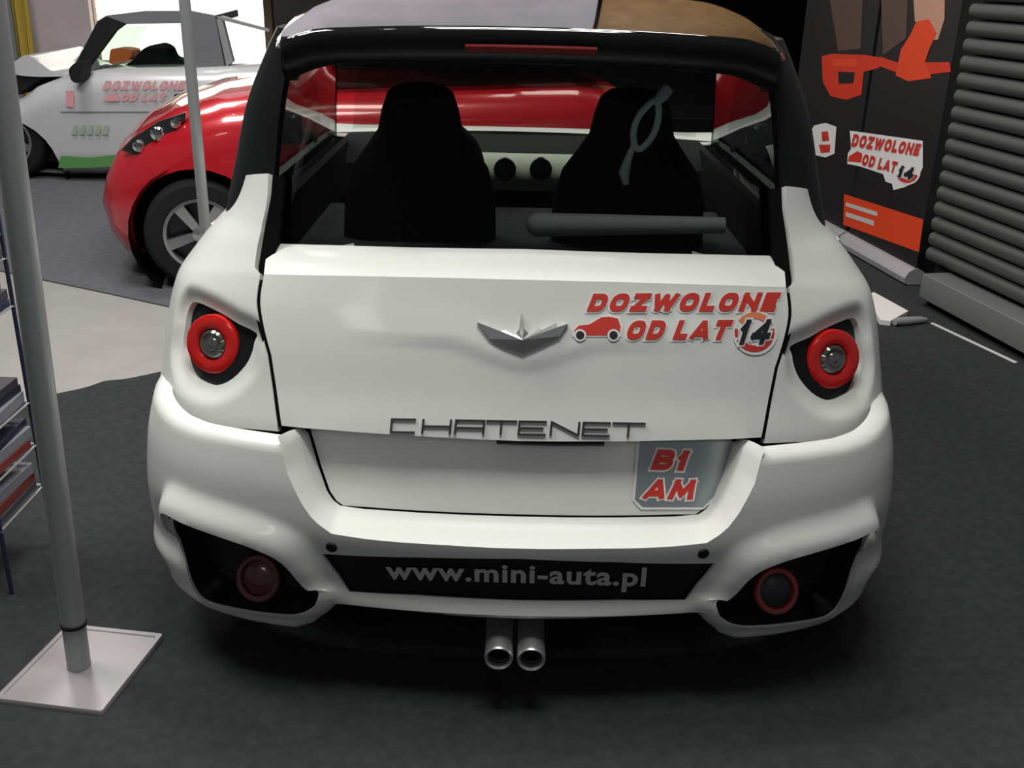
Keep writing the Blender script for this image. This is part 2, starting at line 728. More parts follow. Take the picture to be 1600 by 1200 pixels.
# the carpets lie on the laminate: the car's stand in front, the other stand behind
top_edge = [at_z(*p) for p in ((-60, 412), (60, 437), (170, 460), (275, 483), (480, 530))]
wavy = smooth_curve([(-120, 668), (0, 640), (60, 624), (130, 609), (165, 598), (200, 594), (270, 579), (480, 531)], 56)
low_edge = [at_z(p[0], p[1]) for p in wavy]
tip = low_edge[-1]
pts = [(-9, -5), (6.5, -5), (6.5, 12.5), (tip.x + 0.3, 12.5)] + [(tip.x + 0.05, tip.y)] + [(p.x, p.y) for p in low_edge[::-1]] + [(-9, low_edge[0].y + 0.3)]
plane_poly('trim_1', pts, 0.008, 'carpet', thick=0.008)
pts = [(p.x, p.y) for p in top_edge] + [(tip.x + 0.05, tip.y)] + [(tip.x + 0.3, 12.5), (-9, 12.5), (-9, top_edge[0].y + 0.5)]
plane_poly('trim_2', pts, 0.008, 'carpet_blue', thick=0.008)


def wall(name, x0, x1, y0, y1, z0, z1, m):
    bm = bmesh.new()
    box_bm(bm, ((x0 + x1) / 2, (y0 + y1) / 2, (z0 + z1) / 2), (x1 - x0, y1 - y0, z1 - z0))
    o = from_bm(name, bm, m, smooth=0)
    o['kind'] = 'structure'
    return o


wb = wall('wall_back', -9, 7, 12.6, 12.8, 0, 5.0, 'wall_dark')
ce = wall('ceiling', -9, 7, -5, 12.8, 5.0, 5.15, 'frame_grey')

# ---------------- roller shutter wall on the right
g0, g1 = at_z(1432, 478), at_z(1600, 572)
wdir = (g1 - g0).normalized()
wdir = Vector((wdir.x, wdir.y, 0)).normalized()
wn = Vector((-wdir.y, wdir.x, 0))
if wn.x > 0:
    wn = -wn
ang = math.atan2(wdir.y, wdir.x)
LS = 3.2
s0 = -0.18
wr = wall('wall_right', 0, 1, 0, 1, 0, 1, 'frame_grey')
bpy.data.objects.remove(wr)


def along(s, n=0.0, z=0.0):
    return g0 + wdir * s + wn * n + Vector((0, 0, z))


bm = bmesh.new()
box_bm(bm, along(LS / 2 - 0.18, -0.22, 1.6), (LS, 0.06, 3.2), rz=ang)
wr = from_bm('wall_right', bm, 'shutter_gap', smooth=0)
wr['kind'] = 'structure'
wall('wall_rear_right', 3.3, 3.4, 5.6, 12.6, 0, 5.0, 'wall_dark')
# plinth and side post of the shutter
bm = bmesh.new()
box_bm(bm, along(LS / 2, -0.08, 0.115), (LS, 0.16, 0.13), rz=ang, bevel=0.008)
o = from_bm('plinth', bm, 'frame_grey', wr)
bm = bmesh.new()
box_bm(bm, along(0.98, -0.09, 1.35), (0.07, 0.12, 2.2), rz=ang, bevel=0.006)
o = from_bm('door_post', bm, 'frame_grey', wr)
bm = bmesh.new()
box_bm(bm, along(LS / 2, -0.10, 0.03), (LS - 0.02, 0.10, 0.06), rz=ang)
from_bm('plinth_gap', bm, 'seam_black', wr)
# the slats, one mesh shared
prof = [(-0.030, 0.0), (-0.004, 0.003), (0.008, 0.014), (0.014, 0.034), (0.010, 0.056), (-0.002, 0.068), (-0.030, 0.074)]
sv, sf = [], []
for e in (0, 1):
    for (n_, z_) in prof:
        p = along(s0 if e == 0 else s0 + LS, -0.13 + n_, z_)
        sv.append(p)
k = len(prof)
for i in range(k - 1):
    sf.append((i, i + 1, k + i + 1, k + i))
sf += [tuple(range(k)), tuple(range(2 * k - 1, k - 1, -1))]
sl = pyd('slat', sv, sf, 'shutter', wr, smooth=50)
sl.location.z = 0.20
for j in range(1, 31):
    c = sl.copy()
    COL.objects.link(c)
    c.location.z = 0.20 + j * 0.082

# ================================================================== THE WHITE CAR
car = empty('compact_car', (0, 2.9, 0), 'small pearl white hatchback seen from behind in the foreground with twin exhausts', 'car')

ZC = 0.962
f_lo = pchip([0.45, 0.55, 0.633, 0.72, 0.814, ZC], [2.01, 2.03, 2.06, 2.10, 2.137, 2.20])
f_hi = pchip([ZC, 1.0, 1.06, 1.16, 1.30], [2.20, 2.222, 2.248, 2.288, 2.345])


class TailSurf(Surf):
    def raw(s, t, z):
        t, z = np.atleast_1d(np.asarray(t, float)), np.atleast_1d(np.asarray(z, float))
        tc = np.clip(t, -math.pi / 2, math.pi / 2)
        sn, cs = np.sin(tc), np.cos(tc)
        r = (np.abs(sn) ** s.n + np.abs(cs) ** s.n) ** (1.0 / s.n)
        x = s.W(z) * sn / r
        zz = z + 0.09 * np.abs(sn) ** 3
        yc = np.where(zz < ZC, f_lo(zz), f_hi(zz))
        Y = yc + s.A * (1 - cs / r) + s.c * x * x + (np.abs(t) - np.abs(tc)) * 0.8
        return np.stack([x, Y, z + 0 * x], 1)


ST = TailSurf(None, pchip([0.4, 0.6, 0.716, 0.80, 0.87, 0.93, 0.985, 1.03, 1.08, 1.15, 1.25],
                          [0.925, 0.923, 0.912, 0.902, 0.885, 0.845, 0.80, 0.760, 0.735, 0.715, 0.69]), 0.36, 2.9, 0.06, (0.5, 1.22))
SB = Surf(pchip([0.10, 0.18, 0.257, 0.30, 0.36, 0.44, 0.52, 0.62, 0.72], [1.955, 1.945, 1.925, 1.945, 1.932, 1.915, 1.925, 1.955, 1.99]),
          pchip([0.08, 0.14, 0.2, 0.27, 0.34, 0.42, 0.55, 0.66, 0.72], [0.885, 0.912, 0.927, 0.935, 0.934, 0.928, 0.918, 0.896, 0.878]), 0.36, 3.0, 0.11, (0.07, 0.74))
SP = Surf(pchip([0.4, 0.47, 0.6, 0.7], [2.015, 2.045, 2.098, 2.13]), pchip([0.3, 0.8], [0.9, 0.9]), 0.36, 2.9, 0.10, (0.40, 0.70))
SG = Surf(pchip([0.9, 1.0, 1.375, 1.5], [2.305, 2.345, 2.51, 2.57]), pchip([0.95, 1.05, 1.13, 1.27, 1.39, 1.44, 1.5], [0.77, 0.755, 0.74, 0.715, 0.672, 0.650, 0.62]), 0.24, 3.6, 0.06, (0.94, 1.48))


def half(surf, px, off=0.0):
    q = surf.inv(px, off)
    q[:, 0] = np.minimum(q[:, 0], 0)
    return q


def full(left):
    """left half (from the car's left edge to the axis) -> whole, mirrored"""
    q = np.array(left)
    return np.concatenate([q, mirror(q[::-1])[(1 if abs(q[-1, 0]) < 1e-6 else 0):]])


def to_axis(q):
    q = np.array(q)
    q[-1, 0] = 0
    return q


def crease_t(ts):
    return np.stack([ts, ZC - 0.09 * np.abs(np.sin(ts)) ** 3], 1)


# ---- tailgate ---------------------------------------------------------------
seam_low = half(ST, [(408, 437), (424, 555), (440, 664)])
bot = to_axis(half(ST, [(440, 665), (478, 669), (520, 672), (600, 678), (700, 684), (760, 687), (811, 689)]))
t_c = seam_low[0, 0]
crease_g = crease_t(np.linspace(t_c, -t_c, 61))
tg_outline = np.concatenate([full(bot)[::-1], crease_g[:1] * 0 + seam_low[1:2], crease_g, mirror(seam_low[1:2])])
# order: bottom right -> bottom left -> up the left seam -> crease -> down the right seam
fold_px = [(418, 527), (470, 530), (560, 532), (690, 536), (725, 543), (770, 562), (815, 576)]
fold = to_axis(half(ST, fold_px))
fold_full = full(fold)


def tg_disp(P):
    zl = np.interp(P[:, 0], fold_full[:, 0] * TS, fold_full[:, 1])
    up = sstep((P[:, 1] - zl + 0.008) / 0.016)
    fade = sstep((0.52 - np.abs(P[:, 0] / TS)) / 0.45)
    return 0.0055 * up * sstep(1 - (P[:, 1] - zl) / 0.10) * fade - 0.006 * sstep(1 - (P[:, 1] - bot[-1, 1] + 0.02) / 0.02) * 0


tailgate = panel('tailgate', ST, tg_outline, 'paint', car, disp=tg_disp, res=0.016, skirt=0.03)
# ledge between the glass and the crease
gl_base = to_axis(half(SG, [(421, 380), (520, 383), (620, 386), (720, 388), (818, 389)]))
gb = resample(SG.P(*full(gl_base).T), 61)
ck = resample(ST.P(*crease_g.T), 61)
rows = []
for k in range(9):
    u = k / 8
    c = gb * (1 - u) + ck * u
    c[:, 2] += 0.010 * math.sin(math.pi * u)
    rows.append(c)
rows = [gb + np.array([0, 0.0, -0.03])] + rows
loft('tailgate_ledge', rows, 'paint', car, smooth=25)

# ---- rear glass, pillars, roof ----------------------------------------------
ge = half(SG, [(423, 377), (431, 270), (440, 170), (452, 98)])
gt = to_axis(half(SG, [(452, 98), (640, 90), (827, 86)]))
panel('rear_glass', SG, np.concatenate([full(to_axis(half(SG, [(423, 381), (620, 389), (818, 392)])))[::-1], ge[1:3], full(gt), mirror(ge[1:3])[::-1]]),
      'glass_rear', car, res=0.04, skirt=0.0, label='smoky tinted rear window')
pil = []
for s in (-1, 1):
    e = np.concatenate([[(ge[0, 0], 0.96)], ge, [(ge[-1, 0], 1.455)]]) - np.array([0.006, 0])
    q = np.concatenate([e, [(-1.62, 1.455), (-1.74, 0.94), (-1.2, 0.94)]])
    panel('rear_pillar', SG, q if s < 0 else mirror(q), 'pillar_black', car, res=0.03, skirt=0.02)
    q = np.array([(-1.75, 0.95), (-1.64, 1.45), (-2.95, 1.45), (-3.65, 0.95)])
    panel('side_window', SG, q if s < 0 else mirror(q), 'glass_side', car, res=0.05, skirt=0.004)

rv = [2.36, 2.40, 2.50, 2.65, 2.85, 3.05, 3.25, 3.45, 3.62, 3.72]
rz = [1.480, 1.485, 1.496, 1.511, 1.528, 1.541, 1.548, 1.548, 1.538, 1.526]
rw = [0.555, 0.565, 0.580, 0.595, 0.605, 0.606, 0.602, 0.592, 0.580, 0.570]
rcur = []
for Y, z, w in zip(rv, rz, rw):
    c = []
    for k in range(33):
        u = -1 + k / 16
        crown = 0.05 if Y < 2.45 else 0.02
        c.append((w * u, Y + crown * u * u, z - 0.022 * abs(u) ** 2.2 - 0.02 * max(0, abs(u) - 0.85) / 0.15 * abs(u) ** 4))
    # side wrap down to the greenhouse
    l, r = c[0], c[-1]
    g = 0.25 + 0.75 * min(1, max(0, (Y - 2.36) / 0.25))
    c = [(l[0] - 0.028 * g, l[1], l[2] - 0.055 * g), (l[0] - 0.020 * g, l[1], l[2] - 0.022 * g)] + c + [(r[0] + 0.020 * g, r[1], r[2] - 0.022 * g), (r[0] + 0.028 * g, r[1], r[2] - 0.055 * g)]
    rcur.append(np.array(c))
sp = rcur[0]
face = [np.array(sp) + np.array([0, -0.004, -0.012]), np.array(sp) + np.array([0, 0.006, -0.050]), np.array(sp) + np.array([0, 0.03, -0.072]), np.array(sp) + np.array([0, 0.17, -0.085])]
roof = loft('roof', rcur, 'black_roof', car, smooth=40, thick=0.006)
loft('spoiler', [sp] + face, 'spoiler_black', car, smooth=40)
bl = []
for (dy, dz) in ((-0.012, -0.031), (-0.014, -0.036), (-0.010, -0.047), (-0.003, -0.049)):
    row = []
    for k in range(13):
        x = -0.145 + 0.29 * k / 12
        u = x / 0.555
        row.append((x, 2.36 + 0.05 * u * u + dy + 0.006, 1.480 - 0.022 * abs(u) ** 2.2 + dz))
    bl.append(row)
loft('brake_light', bl, 'brake_red', car, label='narrow red brake light strip under the roof edge')
# windscreen
wb0 = [(0.70 * u, 4.42 - 0.16 * u * u, 0.985) for u in np.linspace(-1, 1, 17)]
wt0 = [(0.565 * u, 3.73 - 0.03 * u * u, 1.515 - 0.02 * u * u) for u in np.linspace(-1, 1, 17)]
loft('windscreen', [np.array(wb0) * (1 - v) + np.array(wt0) * v + np.array([0, 0.03, 0.02]) * math.sin(math.pi * v) for v in np.linspace(0, 1, 7)], 'glass_front', car)

# ---- fenders ----------------------------------------------------------------
lamp_px = [(289, 470), (299, 470), (312, 475), (340, 489), (364, 504), (393, 519), (390, 533), (386, 550), (376, 570), (355, 591), (331, 601), (307, 596), (289, 584), (279, 564), (274, 540), (277, 510), (281, 486)]
lamp_tz = ST.inv(smooth_curve(lamp_px, 51, True))
lamp_d = dom(lamp_tz)
cr = crease_t(np.linspace(-1.66, seam_low[0, 0] - 0.012, 24))
seam_up = half(ST, [(419, 271), (418, 304), (409, 350), (398, 418), (400, 436)])
seam_dn = half(ST, [(418, 555), (433, 662)])
fbot = half(ST, [(434, 674), (400, 671), (355, 667), (310, 659), (276, 644), (256, 624)])
ftop = half(ST, [(380, 275), (400, 272)])
f_out = np.concatenate([ftop, seam_up[:4], cr[-1:], seam_dn, fbot, [(-1.62, 0.62), (-1.76, 0.62), (-1.76, 0.80), (-1.76, 0.99), (-1.66, 1.08), (-1.52, 1.14)]])


lamp_mid = lamp_d[:, 1].mean() + 0.01


def f_disp_for(sign):
    L = lamp_d * np.array([sign, 1])

    def fd(P):
        d = dist_poly(P, L)
        return -0.020 * sstep(1 - d / (0.036 + 0.012 * sstep((lamp_mid - P[:, 1]) / 0.06)))
    return fd


for s in (-1, 1):
    mr = (lambda q: q) if s < 0 else mirror
    panel('fender', ST, mr(f_out), 'paint', car, holes=[mr(lamp_tz)], lines=[mr(cr[2:-1])], disp=f_disp_for(-s), res=0.009, skirt=0.02, smooth=28)
    lc = mr(ST.inv([(321, 536)]))
    # lamp: dark housing dish, red ring, clear centre
    lamp = panel('tail_lamp', ST, mr(lamp_tz), 'black_pod', car, off=-0.034, res=0.02, skirt=0.01, label='round red tail lamp in a black teardrop housing')
    Pc = Vector(ST.P(*lc[0], -0.026)[0])
    Nn = Vector(ST.N(*lc[0])[0])
    Nn = (Nn + Vector((0, -0.8, 0.0))).normalized()
    bm = bmesh.new()
    R = 0.071
    lathe_bm(bm, [(R, -0.02), (R, 0.004), (R * 0.97, 0.008), (R * 0.86, 0.011), (R * 0.60, 0.010), (R * 0.52, 0.008), (R * 0.50, 0.002), (R * 0.50, -0.02)], Pc, Nn, 48)
    from_bm('red_ring', bm, 'red_lens', lamp)
    bm = bmesh.new()
    lathe_bm(bm, [(R * 0.50, -0.01), (R * 0.49, 0.006), (R * 0.40, 0.012), (R * 0.25, 0.010), (R * 0.22, 0.014), (R * 0.10, 0.013), (0, 0.016)], Pc, Nn, 32)
    from_bm('centre_lens', bm, 'lens_clear', lamp)

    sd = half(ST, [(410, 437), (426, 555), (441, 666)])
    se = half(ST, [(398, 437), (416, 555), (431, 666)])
    panel('seam_shade', ST, mr(np.concatenate([sd, se[::-1]])), 'seam_black', car, off=-0.003, res=0.02, skirt=0)  # black strip stands in for the shade inside the tailgate seam
    su = resample(ST.P(*half(ST, [(423, 272), (421, 304), (412, 350), (401, 420), (405, 438)]).T, -0.006), 16)
    sv_ = resample(ST.P(*half(ST, [(430, 272), (428, 304), (424, 350), (414, 420), (412, 438)]).T, -0.03), 16)
    if s > 0:
        su, sv_ = su * np.array([-1, 1, 1]), sv_ * np.array([-1, 1, 1])
    loft('window_seam_shade', [su, sv_, sv_ + np.array([0, 0.12, 0])], 'seam_black', car)  # dark strip carries the seam's shade on above the crease

# ---- bumper -----------------------------------------------------------------
A_px = [(247, 613), (256, 629), (276, 647), (310, 661), (355, 670), (400, 677), (434, 682)]
C1_px = [(440, 700), (448, 738), (470, 785), (485, 807), (497, 819), (518, 834)]
C1b_px = [(570, 842), (620, 847), (700, 852), (769, 856), (807, 857)]
bt_px = [(804, 974), (700, 968), (620, 960), (560, 953), (524, 949), (507, 966), (485, 980), (460, 987), (420, 982), (370, 971), (327, 957), (300, 940), (280, 922), (266, 900), (258, 880)]
A_t, C1_t, C1b_t = half(SB, A_px), half(SB, C1_px), to_axis(half(SB, C1b_px))
bt_t = half(SB, bt_px)
bt_t[0, 0] = 0
b_left = np.concatenate([[(-1.90, A_t[0, 1] + 0.06), (-1.62, A_t[0, 1] + 0.045), (-1.45, A_t[0, 1] + 0.02)], A_t, C1_t, C1b_t])
b_bot = np.concatenate([bt_t, [(-1.5, bt_t[-1, 1] + 0.02), (-1.64, bt_t[-1, 1] + 0.06), (-1.68, 0.42), (-1.74, 0.52)]])
b_out = np.concatenate([full(b_left), mirror(b_bot[::-1])[:-1], b_bot])
pod_px = [(271, 790), (295, 802), (320, 812), (365, 827), (405, 840), (440, 855), (460, 872), (480, 897), (495, 915), (504, 925), (500, 937), (485, 950), (465, 957), (440, 957), (395, 952), (340, 941), (320, 932), (307, 915), (295, 880), (285, 845), (275, 810)]
pod_t = SB.inv(smooth_curve(pod_px, 84, True))
for _ in range(2):
    pod_t = (np.roll(pod_t, 1, 0) + 2 * pod_t + np.roll(pod_t, -1, 0)) / 4
ins_px = [(502, 865), (528, 867), (660, 871), (808, 873)]
ins_bpx = [(805, 938), (650, 930), (546, 924), (523, 893)]
ins_l, ins_b = to_axis(half(SB, ins_px)), half(SB, ins_bpx)
ins_b[0, 0] = 0
ins_out = np.concatenate([full(ins_l), mirror(ins_b[::-1])[:-1], ins_b])
A_all = [dom(np.concatenate([[(-1.90, A_t[0, 1] + 0.06), (-1.62, A_t[0, 1] + 0.045), (-1.45, A_t[0, 1] + 0.02)], A_t]))]
A_all.append(A_all[0] * np.array([-1, 1]))
pods_d = [dom(pod_t), dom(pod_t) * np.array([-1, 1])]
bot_d = dom(np.concatenate([b_bot[:-2][::-1], mirror(b_bot[:-2])]))


mid_t = SB.inv([(262, 800), (300, 850), (400, 900), (480, 925), (530, 940)])
up_x, up_z = np.abs(mid_t[::-1, 0]) * TS, mid_t[::-1, 1]


def b_disp(P):
    d = np.zeros(len(P))
    for p in pods_d:
        q = dist_poly(P, p)
        below = P[:, 1] < 0.40
        zl = np.interp(np.abs(P[:, 0]), up_x, up_z)
        wu = sstep((P[:, 1] - zl + 0.03) / 0.06)
        d += (0.010 + 0.026 * wu) * sstep(1 - q / (0.03 + 0.035 * wu))
    for a in A_all:
        q = dist_poly(P, a, False)
        d -= 0.030 * np.clip(1 - q / 0.030, 0, 1) ** 2
    q = dist_poly(P, bot_d, False)
    d -= 0.016 * np.clip(1 - q / 0.022, 0, 1) ** 2
    return d


pod_line = smooth_curve([(248, 765), (295, 789), (345, 805), (395, 820), (440, 833), (468, 850), (486, 872), (505, 903)], 21)
bumper = panel('rear_bumper', SB, b_out, 'paint', car, holes=[pod_t, mirror(pod_t), ins_out], disp=b_disp, res=0.012, skirt=0.007, smooth=40)
# recess walls around the number-plate field
C2_px = [(474, 668), (482, 676), (497, 727), (511, 767), (521, 782), (532, 790)]
C2b_px = [(567, 795), (655, 801), (740, 805), (812, 807)]
C2_t, C2b_t = half(SP, C2_px), to_axis(half(SP, C2b_px))
c1_full = np.concatenate([half(SB, [(434, 682)]), C1_t]), C1b_t
side1 = resample(SB.P(*np.concatenate([half(SB, [(434, 682)]), C1_t]).T), 26)
base1 = resample(SB.P(*np.concatenate([C1_t[-1:], C1b_t]).T), 30)
side2 = resample(SP.P(*C2_t.T), 26)
base2 = resample(SP.P(*np.concatenate([C2_t[-1:], C2b_t]).T), 30)
L1 = np.concatenate([side1, base1[1:]])
L2 = np.concatenate([side2, base2[1:]])
L1 = np.concatenate([L1, (L1 * np.array([-1, 1, 1]))[::-1][1:]])
L2 = np.concatenate([L2, (L2 * np.array([-1, 1, 1]))[::-1][1:]])
rows = []
for k in range(8):
    u = k / 7
    c = L1 * (1 - u) + L2 * u
    c[:, 2] += 0.004 * math.sin(math.pi * u)
    rows.append(c)
loft('plate_recess', rows, 'paint', car, smooth=40)
pl_c = np.concatenate([[(C2_t[0, 0] + 0.004, 0.65)], C2_t[1:] + np.array([0.006, 0.0]), C2b_t + np.array([0, 0.004])])
pl_c[-1, 0] = 0
plate = panel('plate_field', SP, np.concatenate([full(pl_c)]), 'paint', car, res=0.03, skirt=0.02, off=-0.004)
# black insert with the web address
insert = panel('bumper_insert', SB, ins_out, 'black_pod', car, off=-0.010, res=0.03, skirt=0.0, label='black strip in the bumper with a web address')
pr = Print()
pr.text('www.mini-auta.pl', [(600, 880), (1012, 890), (1008, 929), (603, 917)], 0, -0.006, bold=0.028, spacing=1.08)
pr.build('web_address', ['letter_grey'], on_surf(SB), insert, 'pale grey letters www.mini-auta.pl')
# parking sensors
for p in ((518, 855), (1099, 865)):
    q = SB.inv([p])
    bm = bmesh.new()
    lathe_bm(bm, [(0.013, -0.01), (0.013, 0.001), (0.011, 0.004), (0, 0.005)], SB.P(*q[0])[0], SB.N(*q[0])[0], 20)
    from_bm('parking_sensor', bm, 'black_matt', bumper)
# pods with fog lamps
fog_tz = SB.inv([(394, 903)])
for s in (-1, 1):
    mr = (lambda q: q) if s < 0 else mirror
    P0 = mr(pod_t)
    cen = P0.mean(0)
    pd = densify(P0, 0.02 / TS)
    rings = []
    for (sc, of) in ((1.02, 0.016), (1.0, 0.004), (0.97, -0.03), (0.93, -0.050)):
        q = cen + (pd - cen) * sc
        rings.append(SB.P(q[:, 0], q[:, 1], of))
    wallr = loft('pod_wall', rings[1:], 'black_pod', car, closed=True)
    q = cen + (P0 - cen) * 0.94
    pod = panel('fog_pod', SB, q, 'black_pod', car, off=-0.050, res=0.03, skirt=0, label='black fog lamp recess')
    wallr.parent = pod
    wallr.matrix_parent_inverse = Matrix.Identity(4)
    wallr.data.transform(Matrix.Translation(Vector((0, 0, 0))))
    ft = mr(fog_tz)[0]
    Pf = Vector(SB.P(*ft, -0.030)[0])
    Nf = (Vector(SB.N(*ft)[0]) + Vector((0, -0.5, 0.05))).normalized()
    R = 0.056
    bm = bmesh.new()
    lathe_bm(bm, [(R, -0.01), (R, 0.004), (R * 0.93, 0.008), (R * 0.76, 0.007), (R * 0.70, 0.0)], Pf, Nf, 40)
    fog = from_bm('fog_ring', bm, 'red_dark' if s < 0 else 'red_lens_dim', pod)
    bm = bmesh.new()
    lathe_bm(bm, [(R * 0.72, 0.0), (R * 0.60, 0.003), (R * 0.3, 0.006), (0, 0.007)], Pf, Nf, 32)
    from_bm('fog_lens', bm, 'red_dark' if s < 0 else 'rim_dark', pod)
# lower black valance
vz = [(0.36, 0.06), (0.29, 0.045), (0.23, 0.06), (0.17, 0.085), (0.125, 0.14)]
ts = np.linspace(-1.62, 1.62, 61)
loft('lower_valance', [SB.P(ts, np.full(61, z), -np.full(61, d)) for z, d in vz], 'black_matt', car)
# dark inner shells behind the panel gaps
panel('inner_shell', ST, np.array([(-1.4, 0.66), (-1.4, 0.86), (-0.5, 0.93), (0.5, 0.93), (1.4, 0.86), (1.4, 0.66)]), 'seam_black', car, off=-0.045, res=0.06, skirt=0)
# ---- exhaust ----------------------------------------------------------------
for k, px in enumerate((779, 830)):
    tip_c = at_y(px, 1030 + k * 2, 1.90)
    pipe = None
    bm = bmesh.new()
    ro, ri = 0.0325, 0.0255
    lathe_bm(bm, [(ro * 0.96, 0.40), (ro * 0.96, 0.06), (ro, 0.01), (ro, 0.003), (ro * 0.94, 0.0), (ri, 0.004), (ri * 0.9, 0.02)], tip_c, (0, 1, 0.10), 36)
    pipe = from_bm('exhaust_pipe', bm, 'steel_dull', car, label='round polished exhaust tip')
    bm = bmesh.new()
    lathe_bm(bm, [(ri * 0.92, 0.012), (ri * 0.9, 0.2), (0, 0.2)], tip_c, (0, 1, 0.10), 28)
    from_bm('pipe_bore', bm, 'pipe_inside', pipe)

# ---- lettering, emblem, stickers --------------------------------------------
em_px = [(746, 504), (757, 512), (774, 522), (783, 518), (790, 517), (799, 527), (806, 523), (811, 514), (815, 489), (819, 514), (826, 522), (833, 524), (841, 513), (855, 518), (869, 505), (870, 514), (887, 506), (874, 526), (846, 540), (817, 553), (790, 543), (765, 530)]
q = ST.inv(em_px)
ep = ST.P(q[:, 0], q[:, 1], 0.012)
eq = ST.P(q[:, 0], q[:, 1], 0.002)
ec_ = ST.inv([(816, 532)])
cen = ST.P(*ec_[0], 0.026)[0]
n = len(em_px)
vv = list(ep) + list(eq) + [cen]
ff = [(i, (i + 1) % n, 2 * n) for i in range(n)] + [(i, n + i, n + (i + 1) % n, (i + 1) % n) for i in range(n)]
pyd('emblem', vv, ff, 'emblem', tailgate, 'chrome winged emblem', smooth=0)

letters = {'C': [((1, 1), (0, 1)), ((0, 1), (0, 0)), ((0, 0), (1, 0))], 'H': [((0, 0), (0, 1)), ((1, 0), (1, 1)), ((0, .5), (1, .5))],
           'A': [((0, 0), (0, 1)), ((0, 1), (1, 1)), ((1, 1), (1, 0)), ((0, .42), (1, .42))], 'T': [((0, 1), (1, 1)), ((.5, 1), (.5, 0))],
           'E': [((1, 1), (0, 1)), ((0, 1), (0, 0)), ((0, 0), (1, 0)), ((0, .5), (.9, .5))], 'N': [((0, 0), (0, 1)), ((0, 1), (1, 0)), ((1, 0), (1, 1))]}
spans = [('C', 612, 648), ('H', 661, 704), ('A', 712, 756), ('T', 760, 806), ('E', 811, 852), ('N', 861, 904), ('E', 911, 952), ('T', 957, 1006)]
bm = bmesh.new()
for ch, xa, xb in spans:
    for (a, b) in letters[ch]:
        def pp(uv):
            x = xa + (xb - xa) * uv[0]
            return (x + uv[1] * 2.0 - 1.0, 655 + (x - 612) * 0.018 + (1 - uv[1]) * 20)
        a_, b_ = np.array(pp(a)), np.array(pp(b))
        d = (b_ - a_) / np.linalg.norm(b_ - a_)
        nn = np.array([-d[1], d[0]]) * 1.6
        e = d * 1.2
        corner = [a_ - e + nn, b_ + e + nn, b_ + e - nn, a_ - e - nn]
        tzq = ST.inv(corner)
        topv = [bm.verts.new(v) for v in ST.P(tzq[:, 0], tzq[:, 1], 0.005)]
        botv = [bm.verts.new(v) for v in ST.P(tzq[:, 0], tzq[:, 1], -0.001)]
        bm.faces.new(topv)
        for i in range(4):
            bm.faces.new((topv[i], botv[i], botv[(i + 1) % 4], topv[(i + 1) % 4]))
from_bm('maker_lettering', bm, 'badge_dark', tailgate, 'dark metal letters CHATENET', smooth=0)
# handle slot under the lip
hp = ST.P(*ST.inv([(776, 688), (860, 691), (945, 691)]).T, -0.006)
loft('tailgate_handle', [hp + np.array([0, dy, dz]) for dy, dz in ((0.0, 0.002), (-0.004, -0.004), (0.0, -0.010), (0.03, -0.010))], 'black_matt', tailgate)


STK = ['sticker_white', 'sticker_red', 'sticker_black', 'sticker_orange', 'sticker_silver']


def arc(cx, cy, rx, ry, a0, a1, n=9, p=2.6):
    out = []
    for k in range(n + 1):
        a = math.radians(a0 + (a1 - a0) * k / n)
        c, s_ = math.cos(a), math.sin(a)
        out.append((cx + rx * math.copysign(abs(c) ** (2 / p), c), cy + ry * math.copysign(abs(s_) ** (2 / p), s_)))
    return out


G_ = {
    'D': (0.95, [[(0, 0)] + [(0, 1)] + arc(.45, .5, .55, .5, 90, -90, 14) + [(0, 0)]]),
    'O': (1.0, [arc(.5, .5, .5, .5, 0, 360, 28)]),
    'Z': (0.92, [[(0, 1), (1, 1)], [(.92, .98), (.08, .02)], [(0, 0), (1, 0)]]),
    'W': (1.35, [[(0, 1), (.24, 0)], [(.24, 0), (.5, .9)], [(.5, .9), (.76, 0)], [(.76, 0), (1, 1)]]),
    'L': (0.78, [[(0, 1), (0, 0), (1, 0)]]),
    'N': (1.0, [[(0, 0), (0, 1)], [(0, 1), (1, 0)], [(1, 0), (1, 1)]]),
    'E': (0.82, [[(1, 1), (0, 1), (0, 0), (1, 0)], [(0, .5), (.85, .5)]]),
    'A': (1.05, [[(0, 0), (.44, 1)], [(.56, 1), (1, 0)], [(.2, .22), (.8, .22)]]),
    'T': (0.92, [[(0, 1), (1, 1)], [(.5, 1), (.5, 0)]]),
    'B': (0.92, [[(0, 0), (0, 1)] + arc(.6, .76, .36, .24, 90, -90, 8) + [(0, .52)], [(0, .52)] + arc(.6, .26, .40, .26, 90, -90, 8) + [(0, 0)]]),
    'M': (1.25, [[(0, 0), (.10, 1)], [(.10, 1), (.5, .2)], [(.5, .2), (.90, 1)], [(.90, 1), (1, 0)]]),
    '1': (0.45, [[(0, .72), (.7, 1)], [(.7, 1), (.7, 0)]]),
    '4': (1.0, [[(.72, 0), (.72, 1)], [(.72, 1), (0, .28)], [(0, .28), (1, .28)]]),
    ' ': (0.45, []),
}


